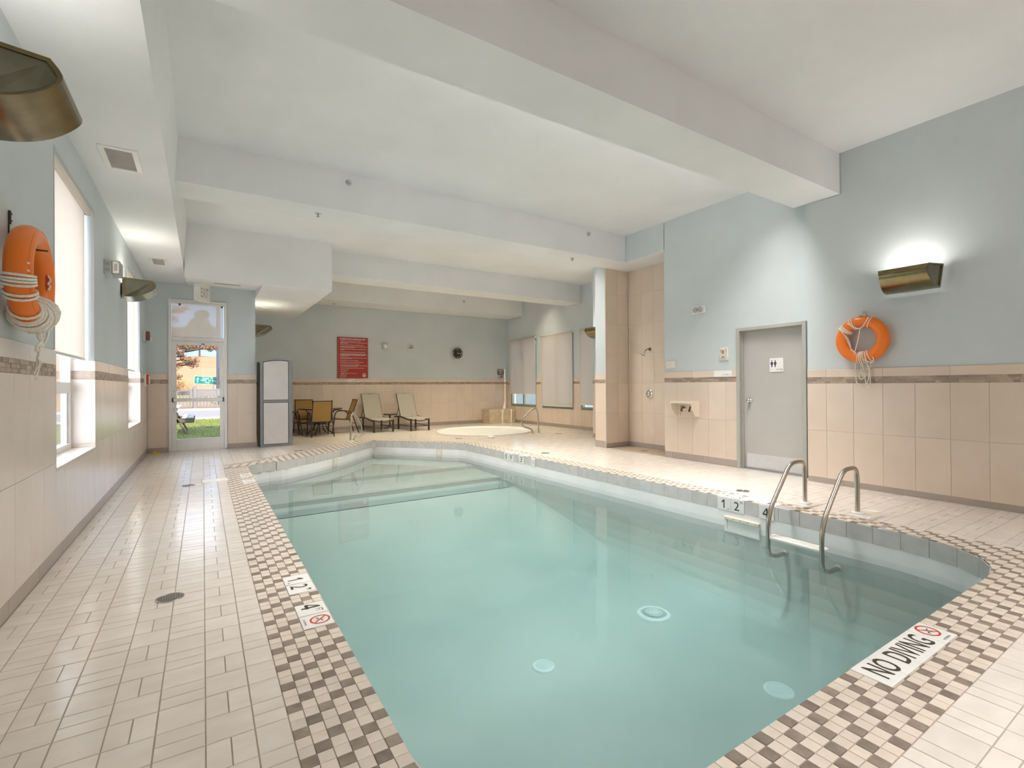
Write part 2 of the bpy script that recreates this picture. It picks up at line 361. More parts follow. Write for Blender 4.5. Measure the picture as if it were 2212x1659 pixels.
# lettering: outlines of the built-in font turned into thin meshes
LET = {}
def letters(body, bold=0.):
    k = (body, bold)
    if k not in LET and body == '1':
        LET[k] = [(.1, -.5), (.5, -.5), (.5, .5), (.15, .5), (-.5, .27), (-.5, .06), (.1, .24)], [list(range(7))]
    if k not in LET and body == '4':
        LET[k] = [(.12, -.5), (.40, -.5), (.40, -.28), (.12, -.28), (-.5, -.28), (.5, -.28), (.5, -.1), (-.5, -.1), (.12, -.1), (.40, -.1), (.40, .5), (.12, .5), (-.27, -.1), (.12, .30)], [[0, 1, 2, 3], [4, 5, 6, 7], [8, 9, 10, 11], [7, 12, 13, 11]]
    if k not in LET:
        cu = bpy.data.curves.new('lettering', 'FONT'); cu.body = body; cu.size = 1; cu.align_x = 'CENTER'; cu.align_y = 'CENTER'; cu.offset = bold; cu.resolution_u = 3
        o = bpy.data.objects.new('lettering', cu); COL.objects.link(o); dg = bpy.context.evaluated_depsgraph_get()
        me = bpy.data.meshes.new_from_object(o.evaluated_get(dg)); vs = [V(v.co) for v in me.vertices]; fs = [list(p.vertices) for p in me.polygons]
        bpy.data.objects.remove(o); bpy.data.curves.remove(cu); bpy.data.meshes.remove(me)
        xs = [v.x for v in vs]; ys = [v.y for v in vs]; cx, cy = (min(xs)+max(xs))/2, (min(ys)+max(ys))/2; w, h = max(xs)-min(xs), max(ys)-min(ys)
        LET[k] = [((v.x-cx)/w, (v.y-cy)/h) for v in vs], fs
    return LET[k]
def put_text(mb, body, c, ux, uy, w, h, lift=.0012, bold=0., mi=0):
    """body scaled to w x h about c on the plane (ux, uy), lifted off it"""
    vs, fs = letters(body, bold); ux, uy = V(ux).normalized(), V(uy).normalized(); n = ux.cross(uy); c = V(c)
    return mb.add([c+ux*(x*w)+uy*(y*h)+n*lift for x, y in vs], fs, mi)
def ring2(mb, c, ux, uy, r0, r1, n=28, lift=.0012, mi=0, sx=1., sy=1.):
    ux, uy = V(ux).normalized(), V(uy).normalized(); nn = ux.cross(uy); c = V(c)+nn*lift
    vs = [c+ux*(r*cos(2*pi*k/n)*sx)+uy*(r*sin(2*pi*k/n)*sy) for r in (r0, r1) for k in range(n)]
    return mb.add(vs, [(k, n+k, n+(k+1) % n, (k+1) % n) for k in range(n)], mi)
def quad2(mb, c, ux, uy, pts, lift=.0012, mi=0):
    ux, uy = V(ux).normalized(), V(uy).normalized(); nn = ux.cross(uy); c = V(c)+nn*lift
    return mb.add([c+ux*x+uy*y for x, y in pts], [tuple(range(len(pts)))], mi)
# ------------------------------------------------------------------ lettering is made first, while the scene is small
for b_, w_ in (('1', .004), ('2', .004), ('4', .004), ('0', .004), ('9', .004), ('3', .004), ('M', 0), ('FT', 0), ('NO DIVING', 0), ('NO', .012), ('DIVING', .012), ('EXIT', .01),
               ('SWIMMING POOL & WHIRLPOOL RULES', .02), ('Access  To', .015), ('WEST  23  Ave', .015), ('Only', .015), ('Emergency', .01), ('Exit', .01),
               ('ROOM', .01), ('R', .01), ('6', .004), ('12', .02)):
    letters(b_, w_)

# ------------------------------------------------------------------ tiles
TM = {}
def tile_mesh(w, h, mat, t=.010, bev=.0018, name='tile'):
    k = (round(w, 3), round(h, 3), mat, t, bev)
    if k not in TM:
        mb = MB(); a, b = w/2, h/2
        vs = [(-a, -b, -t), (a, -b, -t), (a, b, -t), (-a, b, -t), (-a, -b, -bev), (a, -b, -bev), (a, b, -bev), (-a, b, -bev),
              (-a+bev, -b+bev, 0), (a-bev, -b+bev, 0), (a-bev, b-bev, 0), (-a+bev, b-bev, 0)]
        fs = [(8, 9, 10, 11)] + [(i, (i+1) % 4, 4+(i+1) % 4, 4+i) for i in range(4)] + [(4+i, 4+(i+1) % 4, 8+(i+1) % 4, 8+i) for i in range(4)]
        TM[k] = mb.add(vs, fs).mesh(name, mat)
    return TM[k]
def add_poly_tile(mb, poly, z=0., t=.010, bev=.0015, tilt=None):
    """bevelled tile of any convex outline lying on the floor plane z"""
    n = len(poly); cx = sum(p[0] for p in poly)/n; cy = sum(p[1] for p in poly)/n
    def ins(p): d = hypot(p[0]-cx, p[1]-cy) or 1; f = 1-min(.4, bev*1.4/d); return (cx+(p[0]-cx)*f, cy+(p[1]-cy)*f)
    h = (lambda p: z) if not tilt else (lambda p: z + tilt[0]*(p[0]-cx) + tilt[1]*(p[1]-cy))
    vs = [(*p, z-t) for p in poly] + [(*p, h(p)-bev) for p in poly] + [(*ins(p), h(p)) for p in poly]
    fs = [tuple(range(2*n, 3*n))] + [(i, (i+1) % n, n+(i+1) % n, n+i) for i in range(n)] + [(n+i, n+(i+1) % n, 2*n+(i+1) % n, 2*n+i) for i in range(n)]
    return mb.add(vs, fs)
def clip(poly, p, n):
    """part of the polygon on the side of the line through p to which n points"""
    out = []; N = len(poly)
    for i in range(N):
        a, b = poly[i], poly[(i+1) % N]; da = (a[0]-p[0])*n[0]+(a[1]-p[1])*n[1]; db = (b[0]-p[0])*n[0]+(b[1]-p[1])*n[1]
        if da >= 0: out.append(a)
        if (da > 0 > db) or (da < 0 < db): t = da/(da-db); out.append((a[0]+(b[0]-a[0])*t, a[1]+(b[1]-a[1])*t))
    return out
def area(poly): return .5*sum(poly[i-1][0]*poly[i][1]-poly[i][0]*poly[i-1][1] for i in range(len(poly)))
def cut(rects, h):
    """rectangles (s0, s1, z0, z1) less the hole h"""
    out = []
    for a, b, c, d in rects:
        if h[0] >= b or h[1] <= a or h[2] >= d or h[3] <= c: out.append((a, b, c, d)); continue
        x0, x1 = max(a, h[0]), min(b, h[1])
        if a < x0: out.append((a, x0, c, d))
        if x1 < b: out.append((x1, b, c, d))
        if c < h[2]: out.append((x0, x1, c, h[2]))
        if h[3] < d: out.append((x0, x1, h[3], d))
    return out
J = .0028
def wall(name, o, u, length, top, levels, anchor, holes=(), thick=.15, mat='wtile', full=False, paint='blue', ends=(.02, .02)):
    """painted wall with a tiled dado. o: foot of the tile face at s = 0; u: along it; the room lies on the side of u x z.
    levels: [skirting top, row joints ..., listello bottom, listello top, dado top]"""
    o, u = V(o), V(u); up = V((0, 0, 1)); n = u.cross(up)
    R = Matrix(((u.x, up.x, n.x), (u.y, up.y, n.y), (u.z, up.z, n.z)))
    mb = MB()
    def slab(s0, s1, z0, z1, d0, d1, mbx):
        c = o + u*((s0+s1)/2) + up*((z0+z1)/2) + n*((d0+d1)/2); mbx.obox(c, u, up, n, ((s1-s0)/2, (z1-z0)/2, (d1-d0)/2))
    rects = [(-ends[0], length+ends[1], -.3, top)]
    for h in holes: rects = cut(rects, h)
    for r in rects: slab(*r, -thick-.012, -.012, mb)
    w = struct(name, mb, [paint])
    dtop = levels[-1]; gb = MB(); rects = [(0, length, 0, dtop)]
    for h in holes: rects = cut(rects, h)
    for r in rects: slab(r[0], r[1], r[2], r[3], -.0119, -.0035, gb)
    gb.build('grout', 'wgrout', w)
    def row(z0, z1, pitch, mt, anc, nm='tile'):
        k0 = math.floor((0-anc)/pitch)-1; k1 = math.ceil((length-anc)/pitch)+1
        for k in range(k0, k1):
            a, b = max(0, anc+k*pitch), min(length, anc+(k+1)*pitch)
            if b-a < .015: continue
            rs = [(a, b, z0, z1)]
            for h in holes: rs = cut(rs, h)
            for r in rs:
                if r[1]-r[0] < .012 or r[3]-r[2] < .012: continue
                c = o + u*((r[0]+r[1])/2) + up*((r[2]+r[3])/2) + n*random.uniform(-.0004, .0004)
                obj(nm, tile_mesh(r[1]-r[0]-J, r[3]-r[2]-J, mt), w, mw=Matrix.Translation(c) @ R.to_4x4())
    row(0.0, levels[0], .63, 'base', anchor+.2, 'skirting_tile')
    if full:
        for a, b in zip(levels[:-1], levels[1:]): row(a, b, .315, mat, anchor)
    else:
        rows = levels[:-2]
        for a, b in zip(rows[:-1], rows[1:]): row(a, b, .315, mat, anchor)
        row(levels[-2], levels[-1], .63, mat, anchor, 'border_tile')
        sb = MB(); z0, z1 = levels[-3], levels[-2]; hh = (z1-z0)/3
        for c in range(3):
            s = -random.random()*.1
            while s < length:
                wd = random.choice((.052, .104, .104)); a, b = max(0, s), min(length, s+wd); s += wd
                if b-a < .01: continue
                rs = [(a, b, z0+c*hh, z0+(c+1)*hh)]
                for h in holes: rs = cut(rs, h)
                for r in rs:
                    if r[1]-r[0] > .006: slab(r[0]+.0015, r[1]-.0015, r[2]+.0012, r[3]-.0012, -.010, random.uniform(-.0015, .0008), sb)
        sb.build('listello', 'strip', w, kind='stuff')
    return w
LEFT = [.10, .75, 1.415, 1.50, 1.612]
WL = -.951
W1 = (5.02, 6.63, .706, 3.19); W2 = (9.27, 10.95, .71, 3.19)
sh = lambda h, a: (h[0]-a, h[1]-a, h[2], h[3])
wall('wall_left', (WL, -3, 0), (0, 1, 0), 15.2, 3.52, LEFT, 4.36+3, [sh(W1, -3), sh(W2, -3)], thick=.26, mat='wtile_daylit')
wall('wall_exit', (WL, 12.2, 0), (1, 0, 0), 1.0-WL, 3.6, [.10, .727, 1.407, 1.489, 1.607], .319, [(-.60-WL, .44-WL, -.3, 3.165)], thick=.2, ends=(.02, -.013))
wall('wall_return', (1.0, 12.2, 0), (0, 1, 0), 3.05, 3.6, [.10, .745, 1.39, 1.465, 1.58], .1, thick=.1, ends=(-.013, .02))
wall('wall_back', (1.0, 15.25, 0), (1, 0, 0), 8.5, 4.3, [.105, .765, 1.384, 1.459, 1.575], 1.38, thick=.2)
AW = [(.25, 1.85, .60, 2.93), (2.20, 3.80, .60, 2.93), (4.15, 5.65, .60, 2.93)]
wall('wall_alcove', (9.5, 15.25, 0), (0, -1, 0), 5.95, 4.3, [.10, .74, 1.36, 1.435, 1.55], .2, AW, thick=.2)
wall('wall_alcove_end', (9.5, 9.3, 0), (-1, 0, 0), 1.15, 4.3, [.10, .735, 1.36, 1.435, 1.55], .2, thick=.15, ends=(.02, -.013))
wall('wall_pier', (8.35, 9.3, 0), (0, -1, 0), 1.43, 4.3, [.10, .735, 1.36, 1.435, 1.55], .2, thick=.1, ends=(-.013, 0))
wall('wall_pillar', (7.13, 7.87, 0), (0, -1, 0), .328, 3.77, [.14, .735, 1.36, 1.437, 1.552], .02, thick=1.15, ends=(-.013, 0))
NL = [.096, .73, 1.357, 1.984, 2.609, 3.24, 3.77]
wall('wall_niche', (7.8, 7.53, 0), (0, -1, 0), 1.53, 3.77, NL, 7.53-7.462, full=True, thick=.3, ends=(0, 0))
wall('wall_niche_side', (7.13, 7.53, 0), (1, 0, 0), .67, 3.77, NL, .034, full=True, thick=.004, ends=(0, 0))
wall('wall_restroom', (7.13, 6.0, 0), (0, -1, 0), 2.58, 4.3, [.11, .735, 1.359, 1.438, 1.55], -.028, [(1.43, 2.49, -.3, 2.205)], thick=.25, ends=(0, .02))
wall('wall_right', (6.95, 3.42, 0), (0, -1, 0), 6.42, 4.3, [.07, .696, 1.322, 1.403, 1.508], .24, thick=.168, ends=(-.001, .02))
wall('wall_rear', (6.95, -3, 0), (-1, 0, 0), 7.9, 4.3, [.10, .74, 1.36, 1.44, 1.55], .1, thick=.2)
# niche jamb towards the photographer, wall over the niche, and its ceiling
mb = MB(); mb.box((7.17, 5.999, -.1), (8.1, 5.75, 3.78)); struct('wall_niche_jamb', mb, 'blue')
mb = MB(); mb.box((7.142, 5.99, 3.775), (8.35, 7.87, 4.31)); struct('wall_over_niche', mb, 'blue')
mb = MB(); mb.box((7.1425, 6.0, 3.77), (8.3, 7.87, 3.776)); struct('ceiling_niche', mb, 'white')
# ceiling and flat roof
mb = MB(); mb.box((-1.25, -3.25, 4.3), (9.8, 12.45, 4.7)); mb.box((.88, 12.45, 4.3), (9.8, 15.5, 4.7)); struct('ceiling', mb, 'white')
mb = MB(); mb.box((-1.25, 12.05, 3.5), (.9, 12.42, 4.3)); struct('wall_gable', mb, 'thresh')
for y0, y1, x0, x1 in ((3.0, 3.585, -.3, 6.95), (6.95, 7.53, -.3, 7.135), (11.06, 11.75, 2.2, 9.5), (14.2, 15.25, 2.2, 9.5)):
    mb = MB(); mb.box((x0, y0, 3.77), (x1, y1, 4.305)); struct('ceiling_beam', mb, 'white')
# soffit over the window side, and the dropped box by the exit
mb = MB()
mb.add([(WL-.02, -3, 3.487), (-.29, -3, 3.487), (-.29, 12.23, 3.487), (WL-.02, 12.23, 3.487), (-.24, -3, 4.31), (-.24, 12.23, 4.31)], [(3, 2, 1, 0), (1, 2, 5, 4)])
struct('soffit', mb, 'white')
mb = MB()
mb.add([(-.275, 10.5, 3.31), (.99, 10.5, 3.31), (.99, 12.23, 3.475), (-.275, 12.23, 3.475), (2.27, 10.5, 3.31), (2.27, 15.25, 3.32), (.98, 15.25, 3.32), (.99, 12.23, 3.31), (-.275, 10.5, 4.31), (2.27, 10.5, 4.31), (2.27, 15.25, 4.31), (-.275, 12.23, 4.31), (.98, 12.23, 3.31), (.98, 12.23, 3.48)],
       [(3, 2, 1, 0), (7, 6, 5, 4, 1)[::-1], (0, 1, 4, 9, 8), (4, 5, 10, 9), (3, 0, 8, 11), (1, 7, 2)])
for f in (0, 1):
    a_, b_, c_ = (mb.v[k] for k in mb.f[f][:3])
    if (b_-a_).cross(c_-a_).z > 0: mb.f[f] = mb.f[f][::-1]
struct('dropped_ceiling', mb, 'white')

# ------------------------------------------------------------------ pool outline
RX = lambda y: 5.205 - .0175*max(0, y-2)
P = [(.625, 1.70)]
P += [(.625, 1.62), (.64, 1.50), (.69, 1.36), (.78, 1.235), (.90, 1.14), (1.04, 1.085), (1.20, 1.062)]
for i in range(1, 12): P.append((1.2+(4.40-1.2)*i/12, 1.062))
P += [(4.40, 1.058), (4.55, 1.062), (4.70, 1.082), (4.84, 1.128), (4.97, 1.215), (5.07, 1.33), (5.14, 1.48), (5.185, 1.66), (5.205, 1.86)]
for y in (2.5, 3.2, 4, 5, 6, 7, 8, 9, 9.6): P.append((RX(y), y))
P += [(5.06, 9.95), (4.98, 10.15), (4.60, 10.62), (4.05, 11.26), (3.51, 11.83), (3.0, 11.24), (2.51, 10.67), (1.92, 10.12), (1.46, 9.75), (1.30, 9.63), (1.18, 9.57), (.98, 9.55), (.80, 9.47), (.68, 9.34), (.63, 9.14)]
for y in (8.5, 7.5, 6.5, 5.5, 4.5, 3.5, 2.5): P.append((.625, y))
Q = [(.283, .72), (5.445, .72), (5.40, 9.0), (5.33, 10.16), (3.51, 12.20), (.283, 9.56)]
def edges(poly): return [(poly[i], poly[(i+1) % len(poly)]) for i in range(len(poly))]
def outn(a, b): d = hypot(b[0]-a[0], b[1]-a[1]); return ((b[1]-a[1])/d, -(b[0]-a[0])/d)
QE = [(a, outn(a, b)) for a, b in edges(Q)]
PE = edges(P)
def sdist(p):
    """signed distance to the pool edge (outside positive), foot point and outward normal"""
    best = None; ins = False
    for a, b in PE:
        dx, dy = b[0]-a[0], b[1]-a[1]; t = max(0, min(1, ((p[0]-a[0])*dx+(p[1]-a[1])*dy)/(dx*dx+dy*dy))); q = (a[0]+dx*t, a[1]+dy*t)
        d = hypot(p[0]-q[0], p[1]-q[1])
        if best is None or d < best[0]: best = (d, q, outn(a, b))
        if (a[1] > p[1]) != (b[1] > p[1]) and p[0] < a[0]+(p[1]-a[1])*dx/dy: ins = not ins
    d, q, n = best
    if d > 1e-5: k = -1 if ins else 1; n = ((p[0]-q[0])/d*k, (p[1]-q[1])/d*k)
    return (-d if ins else d), q, n
def qdist(p): return max(((p[0]-a[0])*n[0]+(p[1]-a[1])*n[1], i) for i, (a, n) in enumerate(QE))
TUBC, TUBR = (6.95, 12.42), 1.40
ROOM = [(WL, 12.2), (WL, -1.2), (6.95, -1.2), (6.95, 3.42), (7.13, 3.42), (7.13, 7.87), (8.35, 7.87), (8.35, 9.3), (9.5, 9.3), (9.5, 15.25), (1.0, 15.25), (1.0, 12.2)]
NICHE = (7.13, 7.8, 6.0, 7.53)
def inside(p, poly):
    r = False
    for a, b in edges(poly):
        if (a[1] > p[1]) != (b[1] > p[1]) and p[0] < a[0]+(p[1]-a[1])*(b[0]-a[0])/(b[1]-a[1]): r = not r
    return r
# floor slab with the pool and whirlpool openings
circ = lambda c, r, n=40: [(c[0]+r*cos(2*pi*k/n), c[1]+r*sin(2*pi*k/n)) for k in range(n)]
fl = MB(); fl.fill([[(WL-.02, -3), (7.1, -3), (7.3, 3.3), (8.4, 5.9), (9.6, 9.0), (9.6, 15.3), (.9, 15.3), (.9, 12.3), (WL-.02, 12.3)], P, circ(TUBC, TUBR-.02)], -.0045)
floor = struct('floor', fl, ['dgrout'])

# ------------------------------------------------------------------ floor tiles: the ones that show largest are objects, the rest is one joined part
PLATES = [(.455, .62, 3.36, 3.70), (.455, .62, 2.836, 3.176), (.455, .62, 8.15, 8.48), (.455, .62, 7.62, 7.95), (2.516, 3.331, .897, 1.066),
          (5.17, 5.34, 3.24, 3.57), (5.17, 5.34, 2.74, 3.07), (5.08, 5.26, 7.96, 8.30), (5.08, 5.26, 7.50, 7.80)]
LIDS = [(5.25, 5.55, 3.03, 3.31), (-.02, .30, 7.97, 8.22)]
def hits(poly, r, g=.0):
    x0, x1 = min(p[0] for p in poly), max(p[0] for p in poly); y0, y1 = min(p[1] for p in poly), max(p[1] for p in poly)
    return x1 > r[0]+g and x0 < r[1]-g and y1 > r[2]+g and y0 < r[3]-g
def shows(poly):
    """area in the picture, 0 when outside the frame"""
    q = [project((x, y, 0)) for x, y in poly]
    if any(v is None for v in q): return 0
    cx = sum(v[0] for v in q)/len(q); cy = sum(v[1] for v in q)/len(q)
    if not (-10 < cx < 2222 and 800 < cy < 1669): return 0
    return abs(area(q))
def cut_rects(polys, rects):
    out = polys
    for r in rects:
        nx = []
        for p in out:
            if not hits(p, r, .002): nx.append(p); continue
            rest = p
            for q_, n_ in (((r[0], 0), (1, 0)), ((r[1], 0), (-1, 0)), ((0, r[2]), (0, 1)), ((0, r[3]), (0, -1))):
                o_ = clip(rest, q_, (-n_[0], -n_[1])); rest = clip(rest, q_, n_)
                if len(o_) > 2 and area(o_) > 1.5e-4: nx.append(o_)
        out = nx
    return out
def lay(cells, parent, name, mats, limit, z=0., g=.0022, bev=.0016, tilt=.0):
    """cells: (polygon, material key)"""
    cells = [(p, mk, shows(p)) for p, mk in cells]; cells.sort(key=lambda c: -c[2]); rest = {}
    for i, (p, mk, a) in enumerate(cells):
        n = len(p); cx = sum(q[0] for q in p)/n; cy = sum(q[1] for q in p)/n
        ed = [(p[k], outn(p[k], p[(k+1) % n])) for k in range(n)]
        sp = p
        for q, nn in ed: sp = clip(sp, (q[0]-nn[0]*g, q[1]-nn[1]*g), (-nn[0], -nn[1]))
        if len(sp) < 3: continue
        tl = (random.gauss(0, tilt), random.gauss(0, tilt)) if tilt else None
        if i < limit and a > 0:
            mb = MB(); add_poly_tile(mb, [(x-cx, y-cy) for x, y in sp], 0, .010, bev, tl); obj(name, mb.mesh(name, mk), parent, (cx, cy, z))
        else: add_poly_tile(rest.setdefault(mk, MB()), sp, z, .010, bev, tl)
    for mk, mb in rest.items(): mb.build(name+'_field', mk, parent, kind='stuff')

deck = []
def deck_cell(x0, x1, y0, y1, split):
    """one 6 inch cell: whole, or halved along y ('v') or along x ('h')"""
    if split == 'v': ps = [(x0, (x0+x1)/2, y0, y1), ((x0+x1)/2, x1, y0, y1)]
    elif split == 'h': ps = [(x0, x1, y0, (y0+y1)/2), (x0, x1, (y0+y1)/2, y1)]
    else: ps = [(x0, x1, y0, y1)]
    for a, b, c, d in ps:
        if b-a < .012 or d-c < .012: continue
        poly = [(a, c), (b, c), (b, d), (a, d)]; ctr = ((a+b)/2, (c+d)/2)
        if not any(inside(v, ROOM) for v in poly+[ctr]): continue
        if all(NICHE[0] < v[0] for v in poly) and ctr[0] < 7.9 and NICHE[2] < ctr[1] < NICHE[3]: continue
        qd, i = qdist(ctr)
        if qd < -.16: continue
        if qd < .16:
            vals = [[(v[0]-a_[0])*n_[0]+(v[1]-a_[1])*n_[1] for v in poly] for a_, n_ in QE]
            if not any(min(vv) >= -1e-6 for vv in vals):
                poly = clip(poly, QE[i][0], QE[i][1])
                if len(poly) < 3 or area(poly) < 8e-4: continue
        for p in cut_rects([poly], LIDS):
            dt = hypot(ctr[0]-TUBC[0], ctr[1]-TUBC[1]); R_ = TUBR+.30
            if dt < R_-.16: continue
            if dt < R_+.16:
                nn = ((ctr[0]-TUBC[0])/dt, (ctr[1]-TUBC[1])/dt); p = clip(p, (TUBC[0]+nn[0]*R_, TUBC[1]+nn[1]*R_), nn)
                if len(p) < 3 or area(p) < 8e-4: continue
            deck.append((p, 'deck'))
xl = [.003+.1615*j for j in range(-7, 2)] + [.283]
for j in range(len(xl)-1):
    typ = (j-7) % 2 == 0
    for k in range(-14, 60):
        y0 = 2.618+.1637*k; x0 = max(xl[j], WL)
        deck_cell(x0, xl[j+1], y0, y0+.1637, ('v' if k % 2 == 0 else None) if typ else ('h' if k % 2 else None))
for k in range(-12, 92):
    y0 = .72+.1615*k
    for j in range(0, 58):
        x0 = .283+.1637*j; typ = k % 2 == 0
        deck_cell(x0, x0+.1637, y0, y0+.1615, ('h' if j % 2 == 0 else None) if typ else ('v' if j % 2 else None))
lay(deck, floor, 'deck_tile', None, 300, tilt=.0022)

mos = []
def mos_cell(poly, dark):
    poly = poly if area(poly) > 0 else poly[::-1]
    for a_, n_ in QE: poly = clip(poly, a_, (-n_[0], -n_[1])) if len(poly) > 2 else poly
    if len(poly) < 3: return
    c = (sum(v[0] for v in poly)/len(poly), sum(v[1] for v in poly)/len(poly)); d, q, n = sdist(c)
    if d < -.05: return
    if d < .05: poly = clip(poly, q, n)
    if len(poly) < 3: return
    for p in cut_rects([poly], PLATES):
        if len(p) > 2 and area(p) > 3.5e-4: mos.append((p, 'mos_d' if dark else 'mos_l'))
pm = .057
for c in range(-14, 6):                                             # along the window side
    for r in range(-6, 146):
        x1 = .625-pm*c; y0 = 1.062+pm*r
        if c < 0 and (r > 12 or x1 > 1.4): continue
        if r < 0 and x1 > 1.4: continue
        if y0 > 9.25: continue
        mos_cell([(x1-pm, y0), (x1, y0), (x1, y0+pm), (x1-pm, y0+pm)], (r+c) % 3 == 0)
px_ = .0565
for k in range(-1, 72):                                             # near side, and the rounded corner
    for r in range(-16, 6):
        x0 = 1.446+px_*k; y1 = 1.0615-pm*r
        if r < 0 and x0 < 4.2: continue
        if y1 > 1.95: continue
        mos_cell([(x0, y1-pm), (x0+px_, y1-pm), (x0+px_, y1), (x0, y1)], (k+r) % 3 == 2)
def strip_cells(a, b, n_rows, ca, cb, sh=0, r0=0):
    """rows of mosaic along the straight edge a -> b, mitred at its ends by the directions ca and cb"""
    d = hypot(b[0]-a[0], b[1]-a[1]); u = ((b[0]-a[0])/d, (b[1]-a[1])/d); n = (u[1], -u[0])
    for r in range(r0, n_rows):
        for k in range(-6, int(d/pm)+7):
            f = lambda s, t: (a[0]+u[0]*s+n[0]*t, a[1]+u[1]*s+n[1]*t)
            poly = [f(k*pm, (r+1)*pm), f((k+1)*pm, (r+1)*pm), f((k+1)*pm, r*pm), f(k*pm, r*pm)]
            poly = poly if area(poly) > 0 else poly[::-1]
            if ca: poly = clip(poly, a, ca)
            if cb and len(poly) > 2: poly = clip(poly, b, cb)
            if len(poly) > 2: mos_cell(poly, (k+r+sh) % 3 == 0)
strip_cells((RX(1.95), 1.958), (RX(9.95), 9.95), 5, (0, 1), (-.42, -.9))
strip_cells((RX(9.95), 9.95), (3.51, 11.83), 5, (.42, .9), (1, 0))
strip_cells((3.51, 11.83), (1.22, 9.56), 8, (-1, 0), (.6, .8), 0, -3)
strip_cells((1.22, 9.56), (.64, 9.22), 6, (-.6, -.8), (.0, 1), 0, -2)
lay(mos, floor, 'mosaic_tile', None, 300, g=.0016, bev=.0012)

# whirlpool surround and shower floor: small brown mosaic
tb = MB(); sd_ = MB()
for i in range(-32, 32):
    for j in range(-32, 32):
        x, y = TUBC[0]+i*.057, TUBC[1]+j*.057; d = hypot(x+.028-TUBC[0], y+.028-TUBC[1])
        if TUBR-.02 < d < TUBR+.31: add_poly_tile(tb if (i+j) % 3 else sd_, [(x+.002, y+.002), (x+.055, y+.002), (x+.055, y+.055), (x+.002, y+.055)], .0)
tb.build('whirlpool_mosaic', 'mos_l', floor, kind='stuff'); sd_.build('whirlpool_mosaic', 'mos_d', floor, kind='stuff')
sf = MB()
for i in range(12):
    for j in range(27):
        x, y = 7.135+i*.0565, 6.0+j*.0565
        add_poly_tile(sf, [(x+.003, y+.003), (x+.054, y+.003), (x+.054, y+.054), (x+.003, y+.054)], .0)
sf.build('shower_mosaic', pbr('brown shower mosaic', (.40, .31, .22), .4, rnd=.12), floor, kind='stuff')
# grey floor band that stands behind the mosaic where it meets the water: riser of the pool
LIP = .155; WZ = -.287
shell = MB(); n = len(P)
lo = [(*p, -1.35) for p in P]; mi2 = [(*p, -.345) for p in P]; mid = [(*p, -LIP) for p in P]; tpv = [(*p, -.006) for p in P]
NRM = [V((outn(P[i-1], P[(i+1) % n])[0], outn(P[i-1], P[(i+1) % n])[1], 0)) for i in range(n)]
CR = .55; CP = [(0, -.345)]+[(CR*(1-cos(a*pi/14)), -.56-CR*sin(a*pi/14)) for a in range(8)]
def cove(i, j):
    """plaster wall that curves into the floor"""
    for (d0, z0), (d1, z1) in zip(CP[:-1], CP[1:]):
        shell.add([V((*P[i], z0))-NRM[i]*d0, V((*P[j], z0))-NRM[j]*d0, V((*P[j], z1))-NRM[j]*d1, V((*P[i], z1))-NRM[i]*d1], [(3, 2, 1, 0)], 2, True)
for i in range(n):
    j = (i+1) % n; k = len(shell.v)
    shell.add([tpv[i], tpv[j], mid[j], mid[i]], [(3, 2, 1, 0)], 1)
    shell.add([mid[i], mid[j], mi2[j], mi2[i]], [(3, 2, 1, 0)], 0); cove(i, j)
st = [(.7, -1.105), (4.6, -1.10), (7.9, -.63), (8.45, -.60), (8.46, -.53), (9.55, -.51), (9.56, -.44), (12.2, -.42)]
for (ya, za), (yb, zb) in zip(st[:-1], st[1:]):
    shell.add([(.3, ya, za), (5.6, ya, za), (5.6, yb, zb), (.3, yb, zb)], [(0, 1, 2, 3)], 2)
shell.add([(.3, 7.90, -.620), (5.6, 7.90, -.620), (5.6, 8.20, -.604), (.3, 8.20, -.604)], [(0, 1, 2, 3)], 3)
shell = struct('pool_shell', shell, ['liner', 'dgrout', 'shell', 'stripe'])
# waterline tiles
per = [0.]
for a, b in PE: per.append(per[-1]+hypot(b[0]-a[0], b[1]-a[1]))
def at(s):
    s %= per[-1]
    for i in range(n):
        if per[i+1] >= s: t = (s-per[i])/(per[i+1]-per[i]); a, b = PE[i]; return (a[0]+(b[0]-a[0])*t, a[1]+(b[1]-a[1])*t)
def s_of(x, y): 
    return min(((hypot(at(k*.01)[0]-x, at(k*.01)[1]-y), k*.01) for k in range(int(per[-1]*100))))[1]
s0 = s_of(RX(3.069), 3.069); pit = .2135; cnt = int(per[-1]/pit); pit = per[-1]/cnt
RP = [(RX(3.41), 3.41, '1'), (RX(3.245), 3.245, '2'), (RX(2.975), 2.975, '4'), (RX(8.21), 8.21, '0'), (RX(8.04), 8.04, '9'), (RX(7.69), 7.69, '3')]
def riser_frame(s, w):
    a, b = V((*at(s), 0)), V((*at(s+w), 0)); u = (b-a).normalized(); up = V((0, 0, 1)); nn = V((-u.y, u.x, 0))
    return a, b, u, up, nn
for k in range(cnt):
    s = s0+k*pit; a, b, u, up, nn = riser_frame(s, pit); w = (b-a).length-.004; bulge = max(0, max((V((*at(s+pit*q), 0))-a).dot(nn) for q in (.25, .5, .75))); c = (a+b)/2+V((0, 0, -LIP/2-.004))+nn*(.003+bulge)
    u2 = -u; R = Matrix(((u2.x, 0, nn.x), (u2.y, 0, nn.y), (0, 1, 0)))
    obj('waterline_tile', tile_mesh(w, LIP-.006, 'riser', .008, .0015, 'waterline_tile'), shell, mw=Matrix.Translation(c) @ R.to_4x4())
wm = MB(); e = [(p[0]+(outn(P[i-1], P[(i+1) % n])[0])*.02, p[1]+(outn(P[i-1], P[(i+1) % n])[1])*.02) for i, p in enumerate(P)]
wm.fill([e], WZ); wm.fill([e], -1.5, flip=True)
